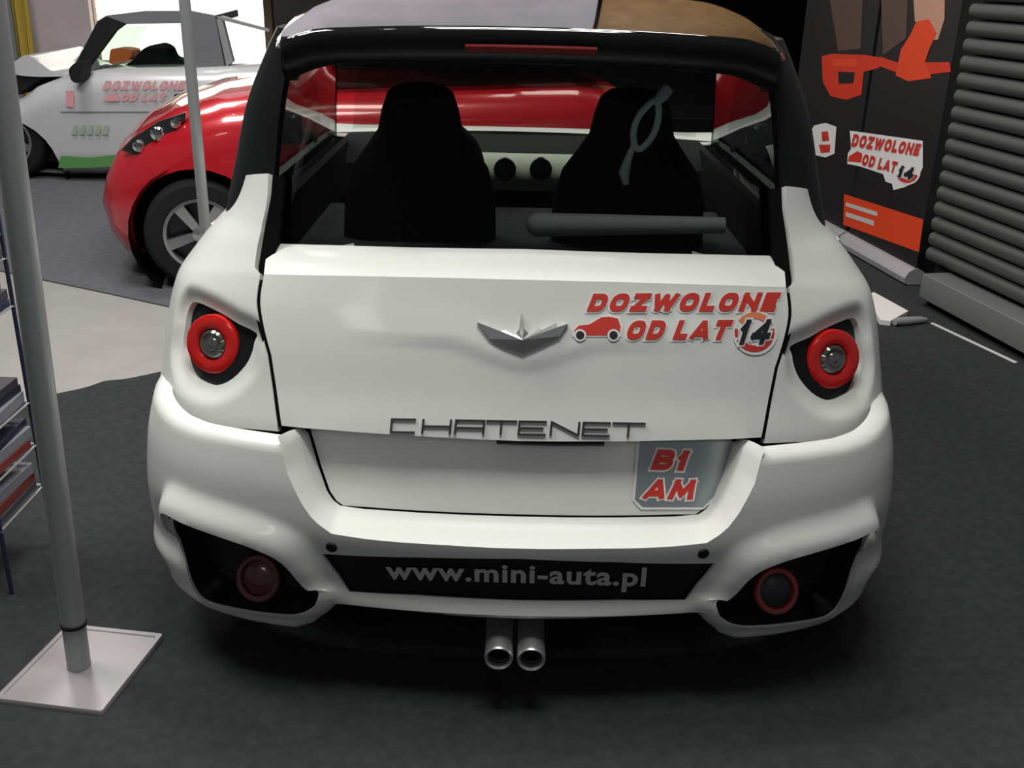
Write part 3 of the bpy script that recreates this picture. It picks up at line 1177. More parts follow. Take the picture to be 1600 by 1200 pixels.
def bold_text(pr, txt, quad, off, m=1, stroke=0.31, edge=0.10, shear=0.22, gap=0.20, wm=0, lift=0.0003):
    """heavy slanted block capitals with a white edge; the quad is the line's outer box"""
    x = 0.0
    strips = []
    r = stroke / 2
    for ch in txt:
        w, polys = G_[ch]
        for k, p in enumerate(polys):
            strips.append((k, [np.array((x + r + u * (w - 2 * r), r + v * (1 - 2 * r))) for u, v in p]))
        x += w + (gap if ch != ' ' else 0)
    tot = x - gap

    def lay(rad, mm, of):
        for k, q in strips:
            closed = np.linalg.norm(q[0] - q[-1]) < 1e-6
            if closed:
                q = q[:-1]
            n = len(q)
            L, R = [], []
            for i in range(n):
                d0 = q[i] - q[i - 1] if (closed or i > 0) else q[1] - q[0]
                d1 = q[(i + 1) % n] - q[i] if (closed or i < n - 1) else q[-1] - q[-2]
                d0, d1 = d0 / np.linalg.norm(d0), d1 / np.linalg.norm(d1)
                n0, n1 = np.array([-d0[1], d0[0]]), np.array([-d1[1], d1[0]])
                mt = n0 + n1
                mt = mt / max(mt @ mt, 0.5) * 2
                p = q[i]
                if not closed and i == 0:
                    p = p - d1 * rad
                if not closed and i == n - 1:
                    p = p + d0 * rad
                L.append(p + mt * rad)
                R.append(p - mt * rad)
            lo, hi = r - rad, 1 - r + rad
            V = []
            for p in L + R:
                yy = min(max(p[1], lo), hi)
                V.append(((p[0] + shear * (yy - 0.5)) / tot, yy))
            Fc = [(i, (i + 1) % n, n + (i + 1) % n, n + i) for i in range(n if closed else n - 1)]
            pr.add(bilerp(np.array(V), quad), Fc, mm, of + lift * k)
    if edge > 0:
        lay(r + edge, wm, off)
    lay(r, m, off + lift * 5)


pr = Print()
bold_text(pr, 'DOZWOLONE', [(924, 459), (1217, 457), (1212, 487), (919, 487)], 0.0015)
bold_text(pr, 'OD LAT', [(983, 501), (1143, 500), (1136, 531), (978, 531)], 0.0015)
car_px = [(897, 524), (897, 516), (904, 509), (921, 507), (939, 496), (952, 495), (965, 498), (969, 510), (967, 524)]
cw = [(c[0] + (c[0] - 933) * 0.10, c[1] + (c[1] - 512) * 0.22) for c in car_px]
pr.poly(cw, 0, 0.0015)
pr.poly(car_px, 1, 0.0025)
for c in ((906, 524), (958, 524)):
    pr.disc(c, 9.5, 0, 0.0030)
    pr.disc(c, 6.5, 2, 0.0036)
pr.disc((1179, 520), 35, 0, 0.0026)
pr.disc((1178, 519), 31, 3, 0.0034, 35, 145, 21)
pr.disc((1178, 519), 31, 1, 0.0034, 205, 335, 21)
pr.disc((1178, 519), 31, 1, 0.0034, -20, 10, 26)
pr.disc((1178, 519), 31, 1, 0.0034, 170, 195, 26)
bold_text(pr, '14', [(1158, 500), (1207, 499), (1200, 538), (1152, 539)], 0.0040, m=2, stroke=0.26, edge=0.08)
def on_tg(px, off):
    q = ST.inv(px, 0.0)
    return ST.P(q[:, 0], q[:, 1], off + tg_disp(dom(q)))


pr.build('age_sticker', STK, on_tg, tailgate, 'red and white sticker reading DOZWOLONE OD LAT 14')

pr = Print()
bpx = [(1000, 690), (1147, 690), (1137, 722), (1118, 773), (1098, 792), (1004, 792), (992, 780)]
wpx = [(996, 690), (1150, 690), (1140, 722), (1121, 775), (1100, 796), (1001, 796), (988, 781)]
pr.poly(wpx, 0, 0.0012)
pr.poly(bpx, 4, 0.0022)
bold_text(pr, 'B1', [(1025, 702), (1077, 704), (1071, 736), (1018, 734)], 0.0032, stroke=0.29, shear=0.15)
bold_text(pr, 'AM', [(1014, 748), (1088, 749), (1083, 781), (1005, 780)], 0.0032, stroke=0.29, shear=0.15)


def on_sp(px, off):
    q = SP.inv(px, 0.0)
    return SP.P(q[:, 0], q[:, 1], off - 0.002)


pr.build('licence_sticker', STK, on_sp, plate, 'silver sticker with red letters B1 AM')

# ---- rest of the body -------------------------------------------------------
SF = Surf(pchip([0.1, 0.3, 0.5, 0.7, 0.85, 1.0], [4.86, 4.95, 5.0, 4.99, 4.93, 4.80]),
          pchip([0.2, 0.3, 0.5, 0.716, 0.80, 0.87, 0.93, 0.985], [0.86, 0.89, 0.905, 0.90, 0.895, 0.88, 0.845, 0.80]), 0.40, 2.6, 0.05, (0.1, 1.0), sgn=-1)
tR = math.pi / 2 + (4.52 - 2.70) / 0.8


def side_t(Y):
    return -(math.pi / 2 + (4.52 - Y) / 0.8)


zt = [(-tR, 0.985), (side_t(3.4), 0.985), (side_t(4.2), 0.975), (-math.pi / 2, 0.95), (-1.0, 0.90), (-0.5, 0.87), (0, 0.86)]
zb = [(0, 0.22), (-0.8, 0.22), (-math.pi / 2, 0.22), (side_t(3.4), 0.20), (side_t(3.0), 0.20), (-tR, 0.5)]
body_out = np.concatenate([full(np.array(zt)), mirror(np.array(zb)[::-1])[:-1], np.array(zb)])


def arch(Yc_, R_=0.335):
    t0 = side_t(Yc_)
    pts = [(t0 + R_ / TS * math.cos(a), 0.30 + R_ * math.sin(a)) for a in np.linspace(-0.22, math.pi + 0.22, 25)]
    return np.array(pts)


holes = [arch(2.80), arch(4.30), mirror(arch(2.80)), mirror(arch(4.30))]
panel('body_shell', SF, body_out, 'paint', car, holes=holes, res=0.05, skirt=0.02)
hood_f = [SF.P(t, z)[0] for t, z in full(np.array([(-1.35, 0.94), (-1.0, 0.90), (-0.5, 0.87), (0, 0.86)]))]
hf = resample(hood_f, 21)
hb = np.array([(0.80 * u, 4.44 - 0.16 * u * u, 0.965) for u in np.linspace(-1, 1, 21)])
loft('bonnet', [hf * (1 - v) + hb * v + np.array([0, 0, 0.035]) * math.sin(math.pi * v) for v in np.linspace(0, 1, 9)], 'paint', car)
bm = bmesh.new()
box_bm(bm, (0, 3.5, 0.20), (1.50, 2.5, 0.06))
from_bm('underbody', bm, 'black_matt', car, smooth=0)


def wheel(parent, c, axis, R, w, rimmat='rim', spokes=5):
    """tyre with a spoked rim as its sub-parts; outer face towards +axis"""
    bm = bmesh.new()
    lathe_bm(bm, [(R * 0.66, -w / 2), (R * 0.90, -w / 2), (R * 0.97, -w * 0.42), (R, -w * 0.25), (R, w * 0.25), (R * 0.97, w * 0.42), (R * 0.90, w / 2), (R * 0.68, w / 2), (R * 0.64, w * 0.36), (R * 0.62, -w * 0.4)], c, axis, 40, close=True)
    ty = from_bm('wheel', bm, 'tyre', parent)
    ax = Vector(axis).normalized()
    u = ax.cross(Vector((0, 0, 1))).normalized()
    v = ax.cross(u)
    bm = bmesh.new()
    lathe_bm(bm, [(R * 0.66, w * 0.40), (R * 0.66, w * 0.46), (R * 0.60, w * 0.46), (R * 0.58, w * 0.2)], c, axis, 40)
    lathe_bm(bm, [(R * 0.15, w * 0.1), (R * 0.15, w * 0.40), (R * 0.08, w * 0.44), (0, w * 0.44)], c, axis, 20)
    for k in range(spokes):
        a = 2 * math.pi * k / spokes + 0.3
        d = u * math.cos(a) + v * math.sin(a)
        e = ax.cross(d)
        cc = Vector(c)
        q = [cc + d * R * 0.1 + e * R * 0.07, cc + d * R * 0.62 + e * R * 0.10, cc + d * R * 0.62 - e * R * 0.10, cc + d * R * 0.1 - e * R * 0.07]
        hi = [bm.verts.new(p + ax * w * h_) for p, h_ in zip(q, (0.36, 0.44, 0.44, 0.36))]
        lo = [bm.verts.new(p + ax * w * 0.22) for p in q]
        bm.faces.new(hi)
        bm.faces.new(lo[::-1])
        for i in range(4):
            bm.faces.new((hi[i], lo[i], lo[(i + 1) % 4], hi[(i + 1) % 4]))
    from_bm('rim', bm, rimmat, ty)
    bm = bmesh.new()
    lathe_bm(bm, [(R * 0.60, w * 0.05), (0, w * 0.05)], c, axis, 24)
    from_bm('brake_disc', bm, 'rim_dark', ty)
    return ty


for s in (-1, 1):
    for Yw in (2.80, 4.30):
        wheel(car, (s * 0.79, Yw, 0.298), (s, 0, 0), 0.29, 0.19)
        bm = bmesh.new()
        lathe_bm(bm, [(0.345, 0.0), (0.345, -0.26), (0, -0.26)], (s * 0.86, Yw, 0.30), (s, 0, 0), 32)
        from_bm('wheel_well', bm, 'seam_black', car)
for s in (-1, 1):
    bm = bmesh.new()
    box_bm(bm, (s * 0.93, 4.0, 1.02), (0.16, 0.09, 0.12), bevel=0.03)
    box_bm(bm, (s * 0.84, 4.0, 0.985), (0.08, 0.04, 0.04))
    from_bm('door_mirror', bm, 'black_gloss', car)

# ---- interior ---------------------------------------------------------------
bm = bmesh.new()
box_bm(bm, (0, 3.0, 0.80), (1.46, 1.25, 0.03))
from_bm('boot_floor', bm, 'boot_grey', car, smooth=0)
for s in (-1, 1):
    bm = bmesh.new()
    box_bm(bm, (s * 0.70, 3.4, 0.88), (0.03, 1.3, 0.18))
    from_bm('inner_trim', bm, 'trim_dark', car, smooth=0)
bm = bmesh.new()
box_bm(bm, (0, 3.05, 1.455), (1.05, 1.10, 0.012))
from_bm('headliner', bm, 'trim_dark', car, smooth=0)
# luggage cover: rounded grey roll behind the seats
bm = bmesh.new()
a, b = at_y(822, 351, 2.445), at_y(1132, 352, 2.445)
pts, rr = [], []
for u in [0, 0.004, 0.012, 0.025, 0.045, 0.06] + [0.1 + 0.09 * k for k in range(11)]:
    pts.append(a.lerp(b, u))
    rr.append(0.030 * (math.sqrt(max(0.02, 1 - (1 - min(1, u / 0.06)) ** 2)) if u < 0.06 else 1 - 0.35 * u))
tube_bm(bm, pts, rr, 16)
from_bm('luggage_cover', bm, 'cover_grey', car, 'grey rolled luggage cover behind the rear glass')
for s in (-1, 1):
    secs = []
    for (z, w, th, y) in ((0.62, 0.22, 0.09, 3.15), (0.80, 0.24, 0.085, 3.17), (0.95, 0.235, 0.075, 3.19), (1.03, 0.21, 0.068, 3.20), (1.09, 0.165, 0.062, 3.21), (1.14, 0.130, 0.058, 3.215), (1.20, 0.118, 0.055, 3.22), (1.25, 0.100, 0.05, 3.225), (1.272, 0.07, 0.035, 3.23), (1.278, 0.03, 0.015, 3.23)):
        secs.append([(s * 0.325 + w * math.copysign(abs(math.cos(a)) ** 0.6, math.cos(a)), y + th * math.copysign(abs(math.sin(a)) ** 0.7, math.sin(a)), z) for a in np.linspace(0, 2 * math.pi, 32, endpoint=False)])
    loft('seat', secs, 'seat_dark', car, closed=True, smooth=60)
# dashboard
prof = [(4.38, 0.70), (4.00, 0.70), (3.95, 0.80), (3.97, 0.90), (4.02, 0.945), (4.10, 0.965), (4.40, 0.965)]
loft('dashboard', [[(x, y - 0.05 * (1 - (x / 0.72) ** 2), z) for (y, z) in prof] for x in np.linspace(-0.72, 0.72, 17)], 'trim_dark', car)
prof = [(3.975, 0.80), (3.945, 0.83), (3.935, 0.87), (3.95, 0.915), (3.99, 0.945)]
dp = loft('dash_trim', [[(x, y - 0.05 * (1 - (x / 0.72) ** 2) - 0.012, z + (0.012 if abs(x) < 0.5 else 0)) for (y, z) in prof] for x in np.linspace(-0.17, 0.62, 17)], 'dash_cream', car, label='pale cream dashboard trim')
for px in (789, 845):
    c = at_y(px, 264, 3.873)
    bm = bmesh.new()
    lathe_bm(bm, [(0.042, 0.02), (0.042, -0.012), (0.036, -0.016), (0.033, 0.0), (0, 0.004)], c, (0, 1, 0), 28)
    from_bm('air_vent', bm, 'black_gloss', dp)
bm = bmesh.new()
tp = [(-0.325 + 0.17 * math.cos(a), 3.72 + 0.05 * math.sin(a), 0.93 + 0.16 * math.sin(a)) for a in np.linspace(0, 2 * math.pi, 33)]
tube_bm(bm, tp, 0.014, 8, cap=False)
tube_bm(bm, [(-0.325, 3.85, 0.86), (-0.325, 3.72, 0.93)], 0.03, 10)
tube_bm(bm, [(-0.49, 3.72, 0.93), (-0.16, 3.72, 0.93)], 0.014, 8)
from_bm('steering_wheel', bm, 'trim_dark', car)

# ================================================================== things around the car
# ---- blue strap hanging behind the right-hand seat
bm = bmesh.new()
YL = 2.62
loop = [at_y(x, y, YL) for x, y in smooth_curve([(1029, 165), (1028, 190), (1018, 215), (1002, 232), (992, 228), (990, 205), (998, 182), (1012, 165), (1022, 158)], 36, True)]
tube_bm(bm, loop + loop[:1], 0.0085, 8, cap=False)
tube_bm(bm, [at_y(1046, 136, YL), at_y(1036, 148, YL), at_y(1024, 163, YL)], [0.014, 0.017, 0.009], 8)
tube_bm(bm, [at_y(990, 226, YL), at_y(981, 250, YL), at_y(975, 270, YL), at_y(978, 288, YL)], [0.006, 0.010, 0.014, 0.008], 8)
st = from_bm('strap', bm, 'lanyard_blue')
tag(st, 'pale blue looped strap hanging behind the rear glass of the white car', 'strap')


# ---- poster stand poles
def pole_stand(px, py, H, r, label, corners=None, base_m='plate_white', lean=(0, 0, 1)):
    p = at_z(px, py)
    root = empty('pole_stand', (p.x, p.y, 0.008), label, 'stand')
    bm = bmesh.new()
    if corners:
        cs = [at_z(x, y, 0.012) for x, y in corners]
    else:
        cs = [Vector((p.x + dx, p.y + dy, 0)) for dx, dy in ((-.16, -.16), (.16, -.16), (.16, .16), (-.16, .16))]
    cen = sum(cs, Vector()) / 4
    ring = []
    for k in range(4):
        a, b, c = cs[k - 1], cs[k], cs[(k + 1) % 4]
        for u in (0.10, 0.05, 0.02):
            ring.append(b.lerp(a, u))
        for u in (0.02, 0.05, 0.10):
            ring.append(b.lerp(c, u))
    rows = []
    for (sc, z) in ((1.0, 0.008), (1.0, 0.016), (0.985, 0.021), (0.90, 0.021), (0.885, 0.018)):
        rows.append([(cen.x + (q.x - cen.x) * sc, cen.y + (q.y - cen.y) * sc, z) for q in ring])
    n = len(ring)
    vv = [v for r_ in rows for v in r_]
    ff = [(a * n + i, a * n + (i + 1) % n, (a + 1) * n + (i + 1) % n, (a + 1) * n + i) for a in range(len(rows) - 1) for i in range(n)]
    ff.append(tuple(range((len(rows) - 1) * n, len(rows) * n)))
    pyd('base_plate', vv, ff, base_m, root, 'pale glossy square base plate')
    bm = bmesh.new()
    lathe_bm(bm, [(r, 0.018), (r, H)], (p.x, p.y, 0), lean, 28)
    lathe_bm(bm, [(r * 0.25, H), (r, H)], (p.x, p.y, 0), lean, 28)
    from_bm('pole', bm, 'alu', root)
    bm = bmesh.new()
    lathe_bm(bm, [(r, 0.135), (r * 1.10, 0.137), (r * 1.10, 0.145), (r, 0.147)], (p.x, p.y, 0), lean, 28)
    from_bm('collar', bm, 'black_matt', root)
    return root


pole_stand(125, 1050, 2.1, 0.027, 'tall grey metal pole on a pale square base plate at the left edge', [(107, 978), (257, 994), (160, 1117), (-10, 1096)], lean=(0.026, 0, 1))
p2 = at_y(300, 130, 3.6)
q2 = project(np.array([[p2.x, 3.6, 0.0]]))[0]
pole_stand(q2[0], q2[1], 1.9, 0.019, 'thin grey metal pole standing in front of the red car')

# ---- leaflet rack at the left edge
rk = empty('leaflet_rack', (-1.56, 2.47, 0.008), 'dark wire leaflet rack cut off by the left edge of the picture', 'rack')
for dx in (-0.20, 0.20):
    for dy in (-0.13, 0.13):
        bm = bmesh.new()
        tube_bm(bm, [(-1.56 + dx, 2.47 + dy, 0.008), (-1.56 + dx, 2.47 + dy, 1.15)], 0.006, 8)
        from_bm('post', bm, 'navy', rk)
LV = [0.20, 0.33, 0.46, 0.74, 0.87, 1.0]
for z in LV:
    bm = bmesh.new()
    for k in range(9):
        x = -1.56 - 0.20 + 0.05 * k
        tube_bm(bm, [(x, 2.335, z + 0.0), (x, 2.605, z)], 0.003, 6)
    for y in (2.34, 2.60):
        tube_bm(bm, [(-1.765, y, z), (-1.355, y, z)], 0.005, 6)
    o = from_bm('wire_shelf', bm, 'alu_light', rk)
levels = ['bottom', 'second lowest', 'third lowest', 'fourth lowest', 'second highest', 'top']
cols = [('paper_dark', 'dark'), ('paper_red', 'brown-red'), ('paper_white', 'pale'), ('navy', 'navy')]
for i, z in enumerate(LV):
    zz = z + 0.005
    for k in range(3):
        m, cn = cols[(i + k) % 4] if not (i > 2 and k == 2) else cols[2]
        bm = bmesh.new()
        th = 0.020 + 0.006 * ((i + k) % 3)
        box_bm(bm, (-1.525 + rnd.uniform(-.01, .012), 2.47 + rnd.uniform(-.01, .01), zz + th / 2), (0.32, 0.235, th), rz=rnd.uniform(-.05, .05), bevel=0.002)
        zz += th + 0.0005
        o = from_bm('brochure_pile', bm, m, smooth=0)
        tag(o, '%s brochure pile, %s on the %s shelf of the leaflet rack' % (cn, ('undermost', 'middle one', 'uppermost')[k], levels[i]), 'brochures', 'brochures in the leaflet rack')

# ---- roll-up banners on the right
b0, b1 = at_z(1428, 448), at_z(1322, 388)
bdir = (b1 - b0).normalized()
bn = Vector((bdir.y, -bdir.x, 0))
if bn.x > 0:
    bn = -bn
bang = math.atan2(bdir.y, bdir.x)
BL = (b1 - b0).length


def rollup(a, L, label, zl=0.10, H=2.15):
    root = empty('roll_up_banner', (a.x, a.y, 0.008), label, 'banner')
    bm = bmesh.new()
    c = a + bdir * (L / 2)
    box_bm(bm, (c.x, c.y, (zl + H) / 2), (L - 0.02, 0.004, H - zl), rz=bang)
    sh = from_bm('printed_sheet', bm, 'banner_black', root, smooth=0)
    prof = [(-0.035, 0.012), (-0.06, 0.02), (-0.065, 0.05), (-0.045, 0.085), (-0.01, 0.105), (0.01, 0.105), (0.045, 0.085), (0.065, 0.05), (0.06, 0.02), (0.035, 0.012)]
    loft('cassette', [[a + bdir * s_ + bn * n_ + Vector((0, 0, z_)) for n_, z_ in prof] for s_ in np.linspace(0, L, 4)], 'alu_light', root, closed=True)
    for s_ in (0.0, L):
        bm = bmesh.new()
        vs = [bm.verts.new(a + bdir * s_ + bn * n_ + Vector((0, 0, z_))) for n_, z_ in prof]
        bm.faces.new(vs)
        from_bm('end_cap', bm, 'alu', root, smooth=0)
    bm = bmesh.new()
    box_bm(bm, (c.x, c.y, H + 0.012), (L, 0.02, 0.03), rz=bang, bevel=0.005)
    from_bm('top_rail', bm, 'alu_light', root)
    return root, sh


plane_fn = on_plane(b0 + bn * 0.003, bn)
BM = ['sticker_white', 'sticker_red', 'banner_orange', 'banner_red', 'banner_brown', 'banner_skin', 'sticker_black', 'banner_black', 'letter_grey']
ban, sh = rollup(b0, BL, 'black roll-up banner with a red logo and an orange-red band beside the shutter')
pr = Print()
pr.poly([(1319, 303), (1443, 343), (1436, 394), (1318, 351)], 2, 0.001)
pr.poly([(1322, 316), (1371, 331), (1371, 338), (1322, 322)], 8, 0.002)
pr.poly([(1322, 331), (1366, 345), (1366, 353), (1322, 338)], 8, 0.002)
pr.poly([(1328, 204), (1442, 220), (1442, 262), (1432, 284), (1412, 293), (1396, 297), (1394, 287), (1384, 284), (1380, 272), (1344, 260), (1324, 256), (1325, 240), (1330, 232)], 0, 0.001)
bold_text(pr, 'DOZWOLONE', [(1334, 209), (1440, 225), (1436, 244), (1331, 229)], 0.002, edge=0.05)
bold_text(pr, 'OD LAT', [(1350, 240), (1403, 253), (1400, 271), (1347, 258)], 0.002, edge=0.05)
pr.poly([(1325, 252), (1327, 244), (1340, 236), (1348, 240), (1346, 254)], 3, 0.002)
pr.disc((1418, 268), 21, 0, 0.002)
pr.disc((1418, 268), 18, 1, 0.003, 200, 340, 12)
bold_text(pr, '14', [(1407, 258), (1431, 262), (1428, 282), (1404, 277)], 0.004, m=6, edge=0.05)
pr.poly([(1374, 88), (1404, 98), (1484, 97), (1486, 112), (1440, 118), (1398, 112), (1374, 103)], 3, 0.001)
pr.poly([(1400, 118), (1408, 78), (1424, 52), (1432, 34), (1452, 30), (1464, 52), (1452, 78), (1446, 96), (1456, 122), (1420, 127)], 2, 0.002)
pr.poly([(1424, -60), (1478, -60), (1476, 30), (1466, 62), (1454, 62), (1452, 32), (1430, 34)], 5, 0.0015)
pr.poly([(1375, -60), (1422, -60), (1416, 60), (1380, 86)], 4, 0.0012)
pr.build('banner_print', BM, plane_fn, sh, 'red and white DOZWOLONE OD LAT 14 logo with orange band')
a2 = b1 + bdir * 0.02
ban2, sh2 = rollup(a2, 1.05, 'black roll-up banner showing a red vehicle, half hidden by the white car', 0.10, 2.15)
pr = Print()
pr.poly([(1284, 88), (1300, 84), (1355, 86), (1374, 90), (1374, 106), (1350, 112), (1346, 148), (1322, 156), (1298, 150), (1286, 128)], 3, 0.001)
pr.poly([(1310, 112), (1336, 113), (1334, 130), (1311, 131)], 7, 0.002)
pr.poly([(1300, 92), (1340, 92), (1338, 104), (1302, 104)], 2, 0.002)
pr.poly([(1272, 196), (1290, 192), (1307, 198), (1304, 240), (1290, 246), (1272, 242), (1264, 212)], 0, 0.001)
pr.poly([(1284, 206), (1294, 205), (1296, 220), (1285, 221)], 1, 0.002)
pr.poly([(1280, 226), (1298, 226), (1297, 238), (1283, 239)], 1, 0.002)
pr.poly([(1290, -40), (1350, -40), (1345, 76), (1310, 80)], 4, 0.001)
pr.build('banner_print', BM, plane_fn, sh2, 'red vehicle picture and a white sticker logo')
# flat foot in front of the banner, and the thin metal strip on the carpet
fr = empty('banner_foot', at_z(1400, 500), 'flat white and grey banner foot lying on the carpet beside the white car', 'foot')
ft = [(1352, 470), (1364, 463), (1418, 493), (1390, 509), (1374, 507)]
lowr = [at_z(x, y, 0.009) for x, y in ft]
bm = bmesh.new()
tv = [bm.verts.new(p + Vector((0, 0, 0.025))) for p in lowr]
bv = [bm.verts.new(p) for p in lowr]
bm.faces.new(tv)
bm.faces.new(bv[::-1])
for i in range(5):
    bm.faces.new((tv[i], bv[i], bv[(i + 1) % 5], tv[(i + 1) % 5]))
from_bm('white_plate', bm, 'sticker_white', fr, smooth=0)
bm = bmesh.new()
c0, c1 = at_z(1398, 503, 0.03), at_z(1448, 499, 0.025)
tube_bm(bm, [c0, c0.lerp(c1, 0.3), c0.lerp(c1, 0.8), c1], [0.018, 0.022, 0.018, 0.008], 12)
from_bm('grey_end', bm, 'alu', fr)
bm = bmesh.new()
c0, c1 = at_z(1456, 505, 0.012), at_z(1588, 567, 0.012)
d = (c1 - c0)
box_bm(bm, (c0 + c1) / 2, (d.length, 0.018, 0.007), rz=math.atan2(d.y, d.x), bevel=0.002)
fs = from_bm('floor_strip', bm, 'letter_grey')
tag(fs, 'thin pale metal strip lying on the dark carpet below the shutter', 'strip')


# ================================================================== the two cars behind
def extruded_body(name, outline, holes, width, fr_, mats, parent, rnd_=0.12, res=0.05, label=None):
    """outline in (u, z); fr_(u, v, z) -> world, v = 0 at the near side"""
    O = densify(np.array(outline, float), res)
    P, T = tri_region(O, holes, [], res)
    used = sorted({i for f in T for i in f})
    mp = {v: k for k, v in enumerate(used)}
    P = P[used]
    T = [tuple(mp[i] for i in f) for f in T]

    def dep(Q):
        d = dist_poly(Q, O)
        x = np.clip(1 - d / rnd_, 0, 1)
        return rnd_ * (1 - np.sqrt(np.maximum(0, 1 - (x * 0.96) ** 2))) + 0.02 * np.abs(Q[:, 1] - 0.55)
    D = dep(P)
    verts = [fr_(p[0], d, p[1]) for p, d in zip(P, D)]
    n = len(verts)
    verts += [fr_(p[0], width - d, p[1]) for p, d in zip(P, D)]
    faces = list(T) + [tuple(n + i for i in f[::-1]) for f in T]
    DO = dep(O)
    m = len(O)
    b = len(verts)
    K = 8
    for k in range(K + 1):
        for p, d in zip(O, DO):
            v = d + (width - 2 * d) * k / K
            s_ = math.sin(math.pi * k / K)
            cx = p[0] - 0.0
            verts.append(fr_(p[0], v, p[1] + (0.03 * s_ if p[1] > 0.6 else 0)))
    for k in range(K):
        for i in range(m):
            j = (i + 1) % m
            faces.append((b + k * m + i, b + k * m + j, b + (k + 1) * m + j, b + (k + 1) * m + i))
    bm = bmesh.new()
    vs = [bm.verts.new(Vector(v)) for v in verts]
    for f in faces:
        try:
            bm.faces.new([vs[i] for i in f])
        except ValueError:
            pass
    bmesh.ops.remove_doubles(bm, verts=bm.verts[:], dist=0.0008)
    return from_bm(name, bm, mats, parent, label, smooth=45)


def slab(name, poly_px, Ya, Yb, m, parent, label=None, soft=False, taper=1.0):
    """polygon traced on the plane y = Ya, given thickness to Yb"""
    if soft:
        poly_px = smooth_curve(poly_px, len(poly_px) * 5, True)
    A = [at_y(x, y, Ya) for x, y in poly_px]
    mx = (max(p.x for p in A) + min(p.x for p in A)) / 2
    B = [Vector((mx + (p.x - mx) * taper, Yb, p.z)) for p in A]
    bm = bmesh.new()
    n = len(A)
    rows = []
    for k in (0.0, 0.5, 1.0):
        rows.append([bm.verts.new(p.lerp(q, k)) for p, q in zip(A, B)])
    bm.faces.new(rows[0])
    bm.faces.new(rows[-1][::-1])
    for ra, rb in zip(rows[:-1], rows[1:]):
        for i in range(n):
            bm.faces.new((ra[i], rb[i], rb[(i + 1) % n], ra[(i + 1) % n]))
    return from_bm(name, bm, m, parent, label, smooth=40)


# ---- silver car, side on, facing left
YS = 7.9
sc = empty('small_coupe', (at_y(230, 290, YS).x, YS + 0.75, 0.008), 'silver small car in side view with green stripe along its sill, behind the red car', 'car')


def xz(px, py):
    p = at_y(px, py, YS)
    return (p.x, p.z)


def sfr(u, v, z):
    return Vector((u, YS + v, z))


so = [xz(*p) for p in ((-95, 262), (-100, 215), (-80, 185), (-30, 168), (22, 158), (48, 138), (80, 126), (118, 117), (150, 112), (220, 110), (300, 109), (345, 107), (430, 103), (520, 112), (545, 150), (545, 230), (530, 272), (90, 276))]
wc = xz(14, 268)
wc2 = (xz(470, 268)[0], wc[1])


def circ(c, r, n=28):
    return np.array([(c[0] + r * math.cos(a), c[1] + r * math.sin(a)) for a in np.linspace(0, 2 * math.pi, n, endpoint=False)])


extruded_body('body', so, [circ(wc, 0.40), circ(wc2, 0.38)], 1.5, sfr, 'silver_paint', sc, 0.16)
for c in (wc, wc2):
    for v, ax in ((0.12, -1), (1.38, 1)):
        wheel(sc, (c[0], YS + v, 0.30), (0, ax, 0), 0.29, 0.18)
    bm = bmesh.new()
    lathe_bm(bm, [(0.42, 0.0), (0.42, 0.3), (0, 0.3)], (c[0], YS + 0.06, c[1]), (0, 1, 0), 28)
    from_bm('wheel_well', bm, 'seam_black', sc)
bm = bmesh.new()
box_bm(bm, ((so[0][0] + so[-2][0]) / 2, YS + 0.75, 0.17), (2.6, 1.2, 0.08))
from_bm('underbody', bm, 'black_matt', sc, smooth=0)
slab('bonnet', [(12, 106), (26, 94), (42, 86), (62, 98), (84, 112), (120, 118), (60, 120), (22, 116)], YS + 0.25, YS + 1.25, 'silver_paint', sc, soft=True)
slab('engine_bay', [(22, 116), (70, 119), (40, 138), (22, 150)], YS + 0.28, YS + 1.2, 'trim_dark', sc)
slab('roof', [(150, 34), (166, 24), (225, 17), (300, 17), (336, 24), (338, 36), (300, 36), (195, 38)], YS + 0.18, YS + 1.32, 'roof_grey', sc, taper=0.72)
for (ya, yb) in ((YS + 0.16, YS + 0.22), (YS + 1.26, YS + 1.32)):
    slab('windscreen_pillar', [(108, 118), (152, 34), (166, 26), (196, 37), (180, 48), (128, 118)], ya, yb, 'trim_dark', sc)
    slab('rear_pillar', [(300, 32), (337, 30), (352, 112), (306, 114)], ya, yb, 'roof_grey', sc)
    slab('rear_glass_frame', [(337, 26), (345, 25), (420, 46), (420, 50), (345, 31)], ya, yb, 'alu', sc)
    slab('rear_glass_frame', [(338, 30), (347, 30), (364, 96), (354, 104)], ya, yb, 'alu', sc)
wcur = []
for k in range(9):
    v = k / 8
    b_ = 0.16 * math.sin(math.pi * v)
    y_ = YS + 0.18 + 1.12 * v
    lo, hi = xz(108, 118), xz(156, 32)
    wcur.append([(lo[0] - b_ * 1.2, y_, lo[1]), ((lo[0] + hi[0]) / 2 - b_ - 0.02, y_, (lo[1] + hi[1]) / 2 + 0.03), (hi[0] - b_ * 0.8, y_, hi[1])])
loft('windscreen', wcur, 'glass_pale', sc, smooth=60)
slab('side_window', [(128, 116), (186, 42), (300, 37), (306, 113)], YS + 0.20, YS + 0.206, 'glass_pale', sc)
slab('side_mirror', [(108, 108), (122, 96), (128, 104), (124, 128), (112, 126)], YS - 0.10, YS + 0.08, 'trim_dark', sc, soft=True)
slab('seat', [(172, 108), (172, 82), (178, 76), (200, 77), (206, 84), (190, 108)], YS + 0.9, YS + 1.1, 'orange_seat', sc, 'orange-red headrest', soft=True)
slab('seat', [(186, 112), (205, 96), (222, 78), (240, 70), (256, 76), (266, 92), (292, 98), (296, 112)], YS + 0.35, YS + 0.6, 'seat_dark', sc, soft=True)
